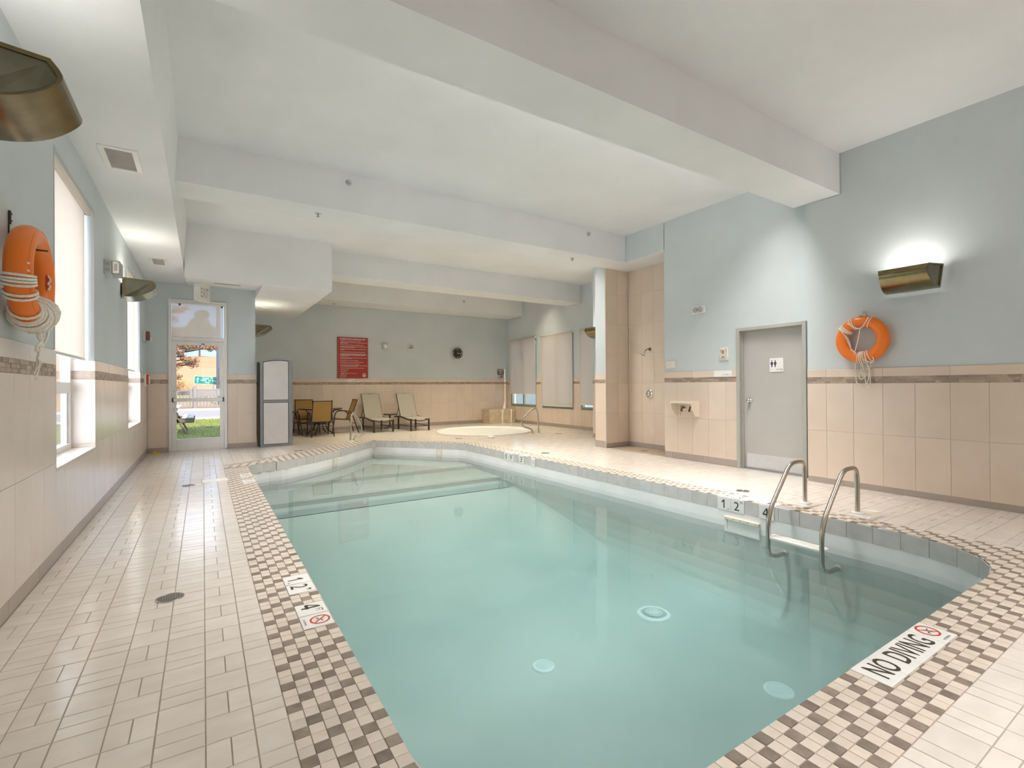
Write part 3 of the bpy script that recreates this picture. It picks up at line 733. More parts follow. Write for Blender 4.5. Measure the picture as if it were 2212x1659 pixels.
for i in range(n):
    j = (i+1) % n; wm.add([(*e[i], -1.5), (*e[j], -1.5), (*e[j], WZ), (*e[i], WZ)], [(0, 1, 2, 3)])
M['water'] = water('pool water', .95, scat=.16); wo_ = struct('pool_water', wm, ['water'])
# ------------------------------------------------------------------ windows, doors
X, Y, Z = V((1, 0, 0)), V((0, 1, 0)), V((0, 0, 1))
def side_window(name, h, num):
    y0, y1, z0, z1 = h; root = tag(obj(name, None), kind='structure'); OFF[root] = V((0, 0, 0))
    mb = MB(); xo = -1.16
    mb.box((xo-.05, y0, z0), (xo+.02, y0+.06, z1)); mb.box((xo-.05, y1-.06, z0), (xo+.02, y1, z1)); mb.box((xo-.05, y0+.06, z0), (xo+.019, y1-.06, z0+.06)); mb.box((xo-.05, y0+.06, z1-.06), (xo+.019, y1-.06, z1))
    zm = z0+.62; mb.box((xo-.05, y0+.061, zm-.055), (xo+.025, y1-.061, zm+.055))
    mb.box((xo-.02, y0+.06, z0+.06), (xo+.0, y0+.10, zm)); mb.box((xo-.02, y1-.10, z0+.06), (xo, y1-.06, zm))
    mb.build('window_frame', 'alu', root)
    g = MB(); g.box((xo-.022, y0+.05, z0+.05), (xo-.014, y1-.05, z1-.05)); g.build('pane', 'glass', root)
    s = MB(); s.box((WL-.25, y0+.006, z0-.02), (WL+.004, y1-.006, z0+.005), 0, .002); s.build('window_sill', 'wtile_daylit', root)
    # reveals: tile to the dado height, paint above
    r = MB()
    for yy, d in ((y0, 1), (y1, -1)):
        r.box((WL-.24, yy-d*.001, 1.62), (WL-.006, yy+d*.005, z1), 1)
        for a, b in ((z0, .75), (.75, 1.415), (1.50, 1.612)): r.box((WL-.24, yy-d*.001, a+.001), (WL-.001, yy+d*.009, b-.001), 0)
        r.box((WL-.24, yy-d*.001, 1.417), (WL-.001, yy+d*.008, 1.498), 2)
    r.box((WL-.24, y0, z1-.004), (WL-.006, y1, z1+.002), 1); r.build('window_reveal', ['wtile_daylit', 'blue', 'strip'], root)
    return root
side_window('window_1', W1, 1); side_window('window_2', W2, 2)
def roller_blind(loc, u, nrm, w, z0, z1, label, group=None, r=.028, fall=-.02):
    """blind hung from a roller; u along it, nrm into the room"""
    u, nrm = V(u), V(nrm); o = V(loc); t = empty('roller_blind', o, label, 'blind', group)
    c = o+nrm*.0+Z*(z1-o.z-r)
    m1 = MB(); m1.tube([c-u*(w/2), c+u*(w/2)], r, 14); m1.build('roller_tube', 'blind', t)
    m2 = MB(); f = o+nrm*fall; zz = z0-o.z
    m2.obox(f+Z*((zz+z1-o.z-r)/2), u, Z, nrm, (w/2-.012, (z1-o.z-r-zz)/2, .0012)); fb_ = m2.build('fabric', 'blind', t)
    m3 = MB(); m3.obox(f+Z*(zz), u, Z, nrm, (w/2-.012, .013, .006), 0, .003); m3.build('hem_bar', 'plastic', fb_)
    for s in (-1, 1):
        b = MB(); b.obox(c+u*s*(w/2+.004), u, Z, nrm, (.004, r+.006, r+.006), 0, .002); b.obox(c+u*s*(w/2+.001)-nrm*(r), u, Z, nrm, (.012, r, .003)); b.build('bracket', 'plastic', t)
    cc = MB(); cc.tube([c+u*(w/2+.001)+nrm*.02, c+u*(w/2+.001)+nrm*.02-Z*(min(.9, z1-z0-.3))], .0022, 6); cc.build('pull_chain', 'plastic', t)
    return t
roller_blind((-1.0, 5.83, 2.0), Y, X, 1.56, 1.62, 3.18, 'cream roller blind in the tall window beside the wrapped orange ring', 'roller blinds on the window side', r=.032, fall=-.03)
roller_blind((-1.0, 10.11, 2.0), Y, X, 1.62, 1.62, 3.18, 'cream roller blind in the second window, behind the bronze lamp', 'roller blinds on the window side', r=.032, fall=-.03)
def alcove_window(num, ya, yb, blind_bottom, label):
    root = tag(obj('window_%d' % num, None), kind='structure'); OFF[root] = V((0, 0, 0)); x = 9.5; z0, z1 = .60, 2.93; mb = MB()
    for a, b, c, d in ((ya, ya+.06, z0, z1), (yb-.06, yb, z0, z1), (ya+.06, yb-.06, z0, z0+.07), (ya+.06, yb-.06, z1-.06, z1), ((ya+yb)/2-.04, (ya+yb)/2+.04, z0+.07, z1-.06)): mb.box((x+.02, a, c), (x+.12, b, d))
    mb.build('window_frame', 'gframe', root)
    for a, b in ((ya+.05, (ya+yb)/2-.03), ((ya+yb)/2+.03, yb-.05)):
        g = MB(); g.box((x+.09, a, z0+.05), (x+.096, b, z1-.05)); g.build('pane', 'glass', root)
    s = MB(); s.box((x-.005, ya, z0-.02), (x+.2, yb, z0)); s.build('window_sill', 'gframe', root)
    roller_blind((x-.03, (ya+yb)/2, 1.8), -Y, -X, yb-ya+.04, blind_bottom, 2.975, label, 'roller blinds on the whirlpool side', r=.022, fall=.012)
alcove_window(3, 13.40, 15.00, 1.035, 'cream roller blind over the window by the tiled planter, stopping well above the sill')
alcove_window(4, 11.45, 13.05, .665, 'cream roller blind in the middle of the whirlpool windows, pulled almost to the sill')
alcove_window(5, 9.60, 11.10, .745, 'cream roller blind half hidden by the shower pillar')

# glazed exit door with transom
d = tag(obj('door_1', None), kind='structure'); OFF[d] = V((0, 0, 0)); DY = 12.2
mb = MB()
for a, b, c, e_ in ((-.60, -.545, .0, 3.16), (.385, .44, 0, 3.16), (-.545, .385, 3.10, 3.158), (-.545, .385, 2.30, 2.375)): mb.box((a, DY-.02, c), (b, DY+.10, e_), 0, .004)
mb.build('door_frame', 'alu', d)
lf = MB()
for a, b, c, e_ in ((-.54, -.465, .02, 2.295), (.305, .38, .02, 2.295), (-.465, .305, .02, .255), (-.465, .305, 2.215, 2.295)): lf.box((a, DY+.01, c), (b, DY+.06, e_), 0, .004)
leaf = lf.build('door_leaf', 'alu', d)
g = MB(); g.box((-.47, DY+.03, .25), (.31, DY+.037, 2.22)); g.build('pane', 'glass', d)
g = MB(); g.box((-.55, DY+.05, 2.37), (.39, DY+.056, 3.11)); g.build('pane', 'glass', d)
pb = MB(); pb.box((-.52, DY-.05, 1.03), (.36, DY-.015, 1.105), 0, .008); pb.box((-.54, DY-.045, 1.025), (-.50, DY+.01, 1.11), 1, .004); pb.box((.345, DY-.045, 1.025), (.38, DY+.01, 1.11), 1, .004)
pb.build('push_bar', ['alu', 'ink'], leaf)
hw = MB(); hw.box((-.03, DY-.005, 2.235), (.03, DY+.012, 2.25), 0); hw.lathe([(.008, 0), (.008, .012)], (-.503, DY+.012, 1.25), 8, (0, -1, 0)); hw.lathe([(.008, 0), (.008, .012)], (-.503, DY+.012, .88), 8, (0, -1, 0)); hw.build('door_hardware', 'ink', d)
th = MB(); th.box((-.60, DY-.02, -.002), (.44, DY+.16, .018), 0, .004); th.build('threshold', 'alu', d)
sc = empty('transom_shade', (-.08, DY, 2.74), 'beige see-through shade across the transom over the glazed exit door', 'blind')
mb = MB(); mb.box((-.54, DY-.006, 2.385), (.375, DY-.003, 3.08)); mb.build('fabric', 'screen', sc)
mb = MB(); mb.tube([(-.55, DY-.012, 3.085), (.39, DY-.012, 3.085)], .022, 12); mb.build('roller_tube', 'plastic', sc)
mb = MB(); mb.box((-.54, DY-.012, 2.377), (.375, DY, 2.392), 0, .003); mb.build('hem_bar', 'plastic', sc)
for x in (-.42, .33): mb = MB(); mb.box((x, DY-.034, 3.03), (x+.035, DY-.018, 3.07), 0, .003); mb.build('bracket', 'ink', sc)
st_ = empty('exit_sticker', (-.36, DY+.02, 1.2), 'white emergency exit sticker on the door glass above the push bar', 'sign')
mb = MB(); mb.box((-.45, DY+.026, 1.165), (-.235, DY+.0295, 1.25)); mb.build('backing', 'plate', st_)
for b_, z_, w_ in (('Emergency', 1.222, .13), ('Exit', 1.19, .055)): mb = MB(); put_text(mb, b_, (-.355, DY+.026, z_), X, Z, w_, .021, .001, .01); mb.build('lettering', 'ink', st_)
# restroom door
d = tag(obj('door_2', None), kind='structure'); OFF[d] = V((0, 0, 0)); x = 7.13
mb = MB()
for a, b, c, e_ in ((4.57, 4.515, 0, 2.205), (3.57, 3.515, 0, 2.205), (4.515, 3.57, 2.15, 2.204)): mb.box((x-.018, a, c), (x+.16, b, e_), 0, .004)
for a, b, c, e_ in ((4.515, 4.495, 0, 2.15), (3.59, 3.57, 0, 2.15), (4.495, 3.59, 2.13, 2.149)): mb.box((x+.05, a, c), (x+.08, b, e_))
mb.build('door_frame', 'dframe', d)
mb = MB(); mb.box((x+.08, 3.574, .012), (x+.125, 4.51, 2.145)); lf2 = mb.build('door_leaf', 'door', d)
mb = MB(); mb.box((x+.076, 3.60, .03), (x+.081, 4.488, .245), 0, .001)
mb.build('kick_plate', 'kick', lf2)
sm_ = MB()
for yy in (3.63, 3.83, 4.03, 4.23, 4.45):
    for zz in (.05, .225): sm_.lathe([(.004, 0), (.002, .002)], (x+.0765, yy, zz), 8, (-1, 0, 0))
sm_.build('plate_screws', 'grate', lf2, kind='stuff')
mb = MB(); mb.lathe([(.033, 0), (.033, .006), (.014, .010), (.012, .03), (.028, .038), (.032, .055), (.026, .068), (.0, .072)], (x+.08, 4.40, 1.065), 20, (-1, 0, 0)); mb.build('door_knob', 'chrome', lf2)
mb = MB(); mb.box((x+.07, 4.498, .98), (x+.12, 4.515, 1.15)); mb.build('strike_plate', 'ink', d)
rs = empty('restroom_sign', (x+.075, 3.978, 1.6), 'white restroom sign with two dark figures, fixed to the grey door', 'sign')
mb = MB(); mb.box((x+.072, 3.876, 1.50), (x+.08, 4.082, 1.704), 0, .002); mb.build('backing', 'plate', rs)
mb = MB(); u, c = -Y, V((x+.072, 3.979, 1.602)); navy = pbr('navy ink', (.055, .05, .10), .5)
for sgn, cx in ((0, -.068), (1, -.018)):
    ring2(mb, c+u*cx+Z*.065, u, Z, 0.0005, .009, 14)
    if sgn == 0: quad2(mb, c+u*cx, u, Z, [(-.009, -.03), (.009, -.03), (.009, .0), (.019, .01), (.019, .042), (.012, .05), (-.012, .05), (-.019, .042), (-.019, .01), (-.009, 0)])
    else: quad2(mb, c+u*cx, u, Z, [(-.008, -.03), (.008, -.03), (.008, -.005), (.021, .022), (.017, .04), (.008, .053), (-.008, .053), (-.017, .04), (-.021, .022), (-.008, -.005)])
mb.build('pictogram', navy, rs)
for b_, x_, w_ in (('R', -.073, .013), ('ROOM', .045, .088)): mb = MB(); put_text(mb, b_, c+u*x_-Z*.067, u, Z, w_, .021, .0012, .01); mb.build('lettering', pbr('grey ink', (.22, .22, .21), .5), rs)

# ------------------------------------------------------------------ bronze wall lamps
def sconce(o, u, nrm, label, watts, color=(1, .93, .80), Ln=.57, dep=.40, real=True):
    """half bowl wall lamp throwing its light upwards"""
    o, u, nrm = V(o), V(u), V(nrm); t = empty('wall_lamp', o, label, 'lamp', 'bronze wall lamps')
    prof = [(.03, 0), (dep*.90, -.012), (dep, -.07), (dep*.94, -.125), (dep*.70, -.20), (dep*.40, -.245), (.03, -.26)]
    prof = [prof[0], prof[1]]+[(v.x, v.y) for v in smooth([(*p, 0) for p in prof[1:]], 3)[1:]]
    half = lambda p: Ln/2 - .055*(p[0]/dep)**2 - .12*(-p[1])
    mb = MB(); k = len(prof); th = .012
    A = [o+nrm*p[0]+Z*p[1]-u*half(p) for p in prof]; B = [o+nrm*p[0]+Z*p[1]+u*half(p) for p in prof]
    mb.add(A+B, [(i, i+1, k+i+1, k+i) for i in range(1, k-1)], 0, True)
    ins = [(max(.03, p[0]-th), min(-.02, p[1]+th)) for p in prof]
    A2 = [o+nrm*p[0]+Z*p[1]-u*(half(p)-th) for p in ins]; B2 = [o+nrm*p[0]+Z*p[1]+u*(half(p)-th) for p in ins]
    mb.add(A2+B2, [(i, k+i, k+i+1, i+1) for i in range(1, k-1)])
    mb.add([A[1], B[1], B2[1], A2[1]], [(0, 1, 2, 3)]); mb.add([A[0], A[1], A2[1], A2[0]], [(0, 1, 2, 3)]); mb.add([B[0], B[1], B2[1], B2[0]], [(0, 3, 2, 1)])
    sh_ = mb.build('shade', 'bronze', t)
    for E_, s in ((A, -1), (B, 1)):
        e = MB(); cen = sum(E_, V((0, 0, 0)))/k; rim = [p*.86+cen*.14 for p in E_]
        e.add(E_+rim, [(i, (i+1) % k, k+(i+1) % k, k+i) for i in range(k)], 0)
        rin = [p-u*s*.012 for p in rim]; e.add(rim+rin, [(i, (i+1) % k, k+(i+1) % k, k+i) for i in range(k)], 0)
        e.add(rin, [tuple(range(k))], 1); e.build('end_cap', ['bronze', 'bronze_in'], sh_)
    b = MB(); b.obox(o+nrm*.02-Z*.13, u, Z, nrm, (.09, .085, .02), 0, .006); b.build('wall_bracket', 'black', t)
    tb_ = MB(); tb_.tube([o+nrm*.17-u*.19-Z*.07, o+nrm*.17+u*.19-Z*.07], .016, 10); tb_.build('fluorescent_tube', pbr('lit tube', (.9, .9, .85), .5, emit=(*color, 6.)), t)
    if real: lamp('lamp_light', 'AREA', o+nrm*.17-Z*.03, watts, color, size=(.22, .40) if abs(u.y) > .5 else (.40, .22), rot=(pi, 0, 0))
    return t
sconce((WL, 3.27, 2.86), Y, X, 'large bronze wall lamp above the rope wrapped orange ring', 2.9, (1, .97, .9))
sconce((WL, 8.66, 2.83), Y, X, 'bronze wall lamp between the two tall windows', 3.4, (1, .96, .82))
sconce((1.0, 13.05, 2.80), Y, X, 'small looking bronze wall lamp above the tall lilac panelled cabinet', 3.4, (1, .93, .72))
sconce((8.35, 8.92, 2.74), -Y, -X, 'bronze wall lamp mostly hidden behind the shower pillar', 4.2, (1, .96, .82))
sconce((6.95, 2.24, 2.64), -Y, -X, 'bronze wall lamp shining up the wall above the second orange ring', 3.6, (1, .95, .86), dep=.33)
sconce((6.95, -1.7, 2.64), -Y, -X, 'bronze wall lamp behind the photographer on the ladder side', 4.2, (1, .95, .86), dep=.33)
sconce((WL, -1.6, 2.86), Y, X, 'bronze wall lamp behind the photographer on the window side', 3.8, (1, .97, .9))

# ------------------------------------------------------------------ ring buoys
def torus(c, nrm, R, r, n=48, k=16, flat=1.):
    nrm = V(nrm).normalized(); a = Z.copy(); b = nrm.cross(a); vs = []
    for i in range(n):
        t = 2*pi*i/n; e = a*cos(t)+b*sin(t)
        for j in range(k): q = 2*pi*j/k; vs.append(V(c)+e*(R+r*cos(q))+nrm*(r*flat*sin(q)))
    return MB().add(vs, [(i*k+j, ((i+1) % n)*k+j, ((i+1) % n)*k+(j+1) % k, i*k+(j+1) % k) for i in range(n) for j in range(k)], 0, True)
def ring_pt(c, nrm, R, r, t, q, flat=1.):
    nrm = V(nrm).normalized(); a = Z; b = nrm.cross(a); e = a*cos(t)+b*sin(t); return V(c)+e*(R+r*cos(q))+nrm*(r*flat*sin(q))
def coil(c, nrm, R, r, t0, t1, turns, rr, flat=1., wob=.0, seed=1, k=14):
    rg = random.Random(seed); pts = []; N = int(turns*k); drift = [rg.uniform(-wob, wob) for _ in range(int(turns)+2)]
    for i in range(N+1):
        f = i/N; w = f*turns; d0 = drift[int(w)]; d1 = drift[min(int(w)+1, len(drift)-1)]
        pts.append(ring_pt(c, nrm, R, r+rr*1.05, t0+(t1-t0)*f+d0+(d1-d0)*(w-int(w)), 2*pi*w-pi/2, (r*flat+rr)/(r+rr)))
    return pts
c1 = V((-.866, 3.99, 1.99)); R1, r1 = .238, .062
t = empty('ring_buoy', (WL, 3.99, 1.99), 'scuffed orange ring buoy wrapped in thick white rope beside the tall window', 'life ring')
torus(c1, X, R1, r1, 64, 20).build('ring', 'orange', t)
mb = MB(); mb.tube([ring_pt(c1, X, R1, r1+.0008, -pi*.95+i*pi*1.9/60, .95) for i in range(61)], .0022, 6, flat=.5); mb.build('mould_seam', 'orange', t)
# the coils: wraps on the lower half, a bundle at the bottom
rp = MB(); T = lambda deg: radians(deg)
for k_, (a0, a1, n_, sd) in enumerate(((98, 112, 4, 3), (119, 128, 2, 5), (150, 215, 11, 8), (160, 222, 9, 12), (168, 214, 7, 21), (196, 226, 5, 31))):
    rp.tube(coil(c1, X, R1, r1+.010*max(0, min(3, k_-2)), T(a0), T(a1), n_, .0075, wob=.03 if k_ < 2 else .10, seed=sd), .0080, 7)
rp.build('rope', 'rope', t)
tl = MB(); zb = c1.z-R1-r1; 
yo = 4.03
tl.tube(smooth([(-.84, yo-.05, zb+.02), (-.83, yo-.03, zb-.03), (-.83, yo+.0, zb-.08), (-.84, yo-.03, zb-.11), (-.85, yo, zb-.14), (-.83, yo+.03, zb-.11), (-.83, yo, zb-.08), (-.84, yo+.01, zb-.15), (-.85, yo+.02, zb-.19)]), .0085, 7)
tl.tube(smooth([(-.85, yo-.01, zb+.02), (-.84, yo-.02, zb-.05), (-.83, yo+.02, zb-.10), (-.84, yo+.03, zb-.13)]), .008, 7)
tl.tube(smooth([(-.83, yo+.19, c1.z-.20), (-.84, yo+.20, zb-.02), (-.85, yo+.17, zb-.08), (-.86, yo+.10, zb-.12), (-.85, yo+.04, zb-.12)]), .0075, 7)
for k_ in range(9):
    a = random.uniform(-1, 1); tl.tube(smooth([(-.85, yo+.02, zb-.18), (-.85+random.uniform(-.01, .02), yo+.02+a*.02, zb-.22), (-.86, yo+.02+a*.045, zb-random.uniform(.25, .33))]), [.0030]*8+[.0008], 5)
tl.build('rope_tail', 'rope', t)
mb = MB(); mb.box((-.962, 3.983, 2.29), (-.950, 3.997, 2.37), 0, .002); mb.box((-.962, 3.983, 2.14), (-.957, 3.997, 2.289)); mb.box((-.956, 3.983, 2.150), (-.79, 3.997, 2.158))
for zz in (2.35, 2.31): mb.lathe([(.006, 0), (.004, .005)], (-.950, 3.99, zz), 8, X)
tag(mb.build('ring_hook', 'ink', None), 'slim black hook on the wall holding the rope wrapped ring', 'hook')
mb = MB(); mb.obox(ring_pt(c1, X, R1, r1-.003, -pi/2, pi*.80), V((.35, .9, 0)), Z, V((.9, -.35, 0)), (.012, .06, .004), 0, .001); mb.build('slot', 'red', t)
gp = ring_pt(c1, X, R1, r1+.002, -pi/2, pi*.80); mb = MB(); mb.tube(smooth([gp+Z*.045, gp+Z*.02+X*.012, gp-Z*.005, gp-Z*.02+X*.01, gp-Z*.045]), .006, 6); mb.build('grab_line', 'rope', t)
for dg_ in (84, 93): mb = MB(); p_ = ring_pt(c1, X, R1, r1, T(dg_), .9); mb.lathe([(.008, 0), (.004, .007)], p_, 8, p_-ring_pt(c1, X, R1, 0, T(dg_), 0)); mb.build('grab_line_end', 'rope', t)
c2 = V((6.87, 2.732, 1.86)); R2, r2 = .222, .068
t = empty('ring_buoy', (6.95, 2.732, 1.86), 'orange ring buoy with loose white line hanging on the ladder side wall', 'life ring')
torus(c2, -X, R2, r2, 56, 18).build('ring', 'orange', t)
# on this wall the picture's left is +y
P2 = lambda yl, z, x=-.075: (c2.x+x, c2.y+yl, c2.z+z)
rp = MB()
rp.tube(coil(c2, -X, R2, r2, T(48), T(62), 4, .006, wob=.05, seed=4), .0062, 6)
rp.tube(coil(c2, -X, R2, r2, T(18), T(30), 2, .006, wob=.02, seed=2), .0062, 6)
rp.tube(coil(c2, -X, R2, r2, T(-22), T(-30), 1, .006, seed=9), .0062, 6)
rp.tube(coil(c2, -X, R2, r2, T(168), T(206), 6, .006, wob=.05, seed=6), .0062, 6)
rp.tube(smooth([P2(.20, .12), P2(.16, .03, -.04), P2(.11, -.10, -.03), P2(.05, -.17, -.05)]), .006, 6)
rp.tube(smooth([P2(.19, .10), P2(.13, .0, -.04), P2(.10, -.14, -.04)]), .006, 6)
rp.tube(smooth([P2(.13, .21), P2(.03, .14), P2(-.03, .145), P2(-.10, .26)]), .006, 6)
rp.tube(smooth([P2(-.0, .15, -.05), P2(.03, .0, -.03), P2(.06, -.15, -.05)]), .006, 6)
rp.build('rope', 'rope', t)
tl = MB()
for pts in ([(.06, -.17), (.03, -.30), (.02, -.40), (-.03, -.43), (-.07, -.38), (-.05, -.26), (.0, -.2)], [(.02, -.18), (.0, -.32), (-.05, -.36), (-.08, -.30), (-.04, -.2)],
            [(.06, -.2), (.085, -.40), (.07, -.54), (.0, -.58), (-.05, -.50), (-.06, -.40)], [(-.02, -.2), (-.06, -.38), (-.07, -.55), (-.035, -.60), (-.02, -.5), (-.01, -.4), (.02, -.2)],
            [(.03, -.40), (.05, -.46), (.02, -.49), (-.01, -.45), (.03, -.40)], [(-.05, -.25), (-.12, -.29), (-.14, -.24), (-.10, -.2)]):
    tl.tube(smooth([P2(a, b, -.055 if b > -.3 else .03) for a, b in pts], 6), .0058, 6)
tl.build('rope_tail', 'rope', t)
mb = MB(); mb.box((6.938, 2.72, 2.15), (6.951, 2.755, 2.215), 0, .003); mb.box((6.82, 2.73, 2.150), (6.945, 2.745, 2.156)); mb.lathe([(.009, 0), (.005, .006)], (6.938, 2.737, 2.195), 8, -X); tag(mb.build('ring_hook', 'steel', None), 'steel hook holding the ring on the ladder side wall', 'hook')

# ------------------------------------------------------------------ metalwork of the pool
def flange(p, r=.062, parent=None):
    mb = MB(); mb.lathe([(r, 0), (r, .012), (r*.9, .02), (.026, .022)], p, 24); return mb.build('flange', 'plastic', parent)
t = empty('pool_ladder', (5.55, 2.54, 0), 'bent stainless steel pool ladder with white treads at the water', 'ladder')
for y in (2.79, 2.28):
    pts = bend([(5.60, y, -.05), (5.60, y, .30), (5.58, y, .47), (5.30, y, .47), (4.925, y, .05), (4.87, y, -.10), (4.87, y, -.42), (5.0, y, -.47), (5.18, y, -.47)], .10, 7)
    mb = MB(); mb.tube(pts, .0215, 14); mb.build('rail', 'steel', t); flange((5.60, y, 0), .062, t)
    mb = MB(); mb.lathe([(.034, 0), (.034, .012), (.023, .02)], (5.185, y, -.47), 14, -X); mb.build('bumper', 'grey', t)
for z in (-.245,):
    mb = MB(); mb.box((4.86, 2.27, z-.02), (4.99, 2.80, z+.012), 0, .008); mb.box((4.90, 2.30, z+.012), (4.92, 2.77, z+.016)); mb.box((4.94, 2.30, z+.012), (4.96, 2.77, z+.016)); mb.build('tread', 'plastic', t)
def grab_rail(a, dirv, label, H=.66, F=.25):
    """figure-four rail: post, slope down, curl back to the deck"""
    a = V(a); dv = V(dirv).normalized(); q = lambda s, z: a+dv*s+Z*z
    t = empty('grab_rail', a, label, 'hand rail')
    pts = bend([q(0, -.03), q(.015, H-.06), q(.05, H+.03), q(.105, H-.03), q(.235, H-.33), q(.262, .33), q(.24, .16), q(.17, .135), q(.125, .16), q(.09, .10), q(.085, -.03)], .06, 6)
    mb = MB(); mb.tube(pts, .0185, 12); mb.build('rail', 'steel', t); flange(q(0, 0), .05, t); flange(q(.085, 0), .05, t); return t
def grab_rail2(pts, label, feet):
    t = empty('grab_rail', pts[0], label, 'hand rail'); mb = MB(); mb.tube(bend(pts, .09, 6), .019, 12); mb.build('rail', 'steel', t)
    for f in feet: flange((f[0], f[1], 0), .05, t)
gx = lambda x, y, z: (x, y, z)
k_ = 1.0
A = V((2.985, 11.95, 0)); dv = V((.93, -.36, 0)).normalized(); q = lambda s, z: A+dv*s+Z*z
grab_rail2([q(0, -.02), q(.02, .55), q(.06, .71), q(.13, .64), q(.26, .38), q(.275, .22), q(.22, .10), q(.13, .15), q(.085, .08), q(.08, -.02)], 'stainless steel grab rail at the pool corner near the patio chairs', [q(0, 0), q(.08, 0)])
A = V((7.76, 10.84, 0)); dv = V((-1, .1, 0)).normalized()
grab_rail2([q(0, -.02), q(.03, .56), q(.09, .72), q(.22, .66), q(.50, .43), q(.545, .30), q(.45, .19), q(.30, .165), q(.20, .10), q(.185, -.02)], 'bronze toned grab rail standing beside the whirlpool', [q(0, 0), q(.185, 0)])

# ------------------------------------------------------------------ depth markers and warnings set in tile
def plate(parent, c, u, v, w, h, marks, lift=.0008):
    """white tile about c on the plane u, v with lettering: ('text', string, x, y, w, h, bold)"""
    c, u, v = V(c), V(u).normalized(), V(v).normalized(); nn = u.cross(v); mb = MB(); mb.obox(c-nn*(.005-lift), u, v, nn, (w/2-.0015, h/2-.0015, .005), 0, .0014); pl_ = mb.build('plate', 'plate', parent)
    k = MB(); rd = MB()
    for m_ in marks:
        if m_[0] == 'text': q_ = MB(); put_text(q_, m_[1], c+u*m_[2]+v*m_[3], u, v, m_[4], m_[5], lift+.0006, m_[6]); q_.build('lettering', 'ink', pl_)
        elif m_[0] == 'dot': ring2(k, c+u*m_[1]+v*m_[2], u, v, .0004, m_[3], 12, lift+.0006)
        elif m_[0] == 'ban':
            cc = c+u*m_[1]+v*m_[2]; r = m_[3]; ring2(rd, cc, u, v, r*.80, r, 32, lift+.0008)
            d_ = V((cos(radians(-45)), sin(radians(-45)))); e_ = V((-d_.y, d_.x))
            quad2(rd, cc, u, v, [tuple(d_*a+e_*b) for a, b in ((-r*.84, -r*.08), (r*.84, -r*.08), (r*.84, r*.08), (-r*.84, r*.08))], lift+.0009)
            for pts in ([(-.50, -.30), (-.1, -.02), (-.06, -.1), (-.46, -.38)], [(-.12, .02), (.30, .26), (.34, .18), (-.06, -.08)], [(.16, .16), (.52, .22), (.53, .17), (.18, .10)], [(-.05, .0), (.05, -.36), (.10, -.34), (.02, .0)],
                        [(-.02, .55), (.02, .55), (.02, -.62), (-.02, -.62)], [(-.55, -.16), (-.2, -.13), (-.2, -.18), (-.55, -.22)], [(-.44, -.1), (-.40, -.1), (-.36, -.5), (-.40, -.5)]):
                quad2(k, cc, u, v, [(a*r, b*r) if area(pts) > 0 else (a*r, b*r) for a, b in (pts if area(pts) > 0 else pts[::-1])], lift+.0006)
    if k.f: k.build('pictogram', 'ink', pl_)
    if rd.f: rd.build('warning_ring', 'red', pl_)
big = lambda s, w=.07: [('text', s, 0, -.005, w, .10, .02)]
# text on the deck beside the pool is read from the water: up = away from the pool edge... towards it here
def set_of(name, loc, label, cat='sign', group=None): return empty(name, loc, label, cat, group)
u, v = -Y, X
t = set_of('depth_marker', (.54, 3.53, 0), 'white tiles reading 1.2 M in the deck mosaic on the window side')
plate(t, (.5375, 3.615, 0), u, v, .165, .165, [('text', '1', .0, -.008, .034, .098, .004), ('dot', .056, -.058, .006)])
plate(t, (.5375, 3.445, 0), u, v, .165, .165, [('text', '2', -.025, -.006, .062, .105, .004), ('text', 'M', .045, .042, .028, .036, 0)])
t = set_of('depth_marker', (.54, 3.0, 0), 'white tiles reading 4 FT with a red no diving symbol beneath 1.2 M')
plate(t, (.5375, 3.09, 0), u, v, .165, .165, [('text', '4', -.03, .0, .064, .105, .004), ('text', 'FT', .038, .040, .038, .040, 0)])
plate(t, (.5375, 2.92, 0), u, v, .165, .165, [('ban', 0, .018, .055), ('text', 'NO DIVING', 0, -.062, .075, .012, 0)])
t = set_of('depth_marker', (.53, 8.315, 0), 'pale 0.9 M tiles in the mosaic near the far corner by the exit')
plate(t, (.5375, 8.397, 0), u, v, .165, .16, [('text', '0', 0, 0, .06, .10, .004)]); plate(t, (.5375, 8.235, 0), u, v, .165, .16, [('text', '9', -.02, 0, .06, .10, .004)])
t = set_of('depth_marker', (.53, 7.785, 0), 'pale 3 FT tiles in the mosaic, just after the 0.9 M pair')
plate(t, (.5375, 7.867, 0), u, v, .165, .16, [('text', '3', -.02, 0, .06, .10, .004)]); plate(t, (.5375, 7.70, 0), u, v, .165, .16, [('text', 'FT', 0, 0, .06, .06, 0)])
t = set_of('no_diving_sign', (2.92, .98, 0), 'NO DIVING lettered across white tiles at the near pool edge')
u, v = X, Y; xs0 = 2.518; pw = .1622

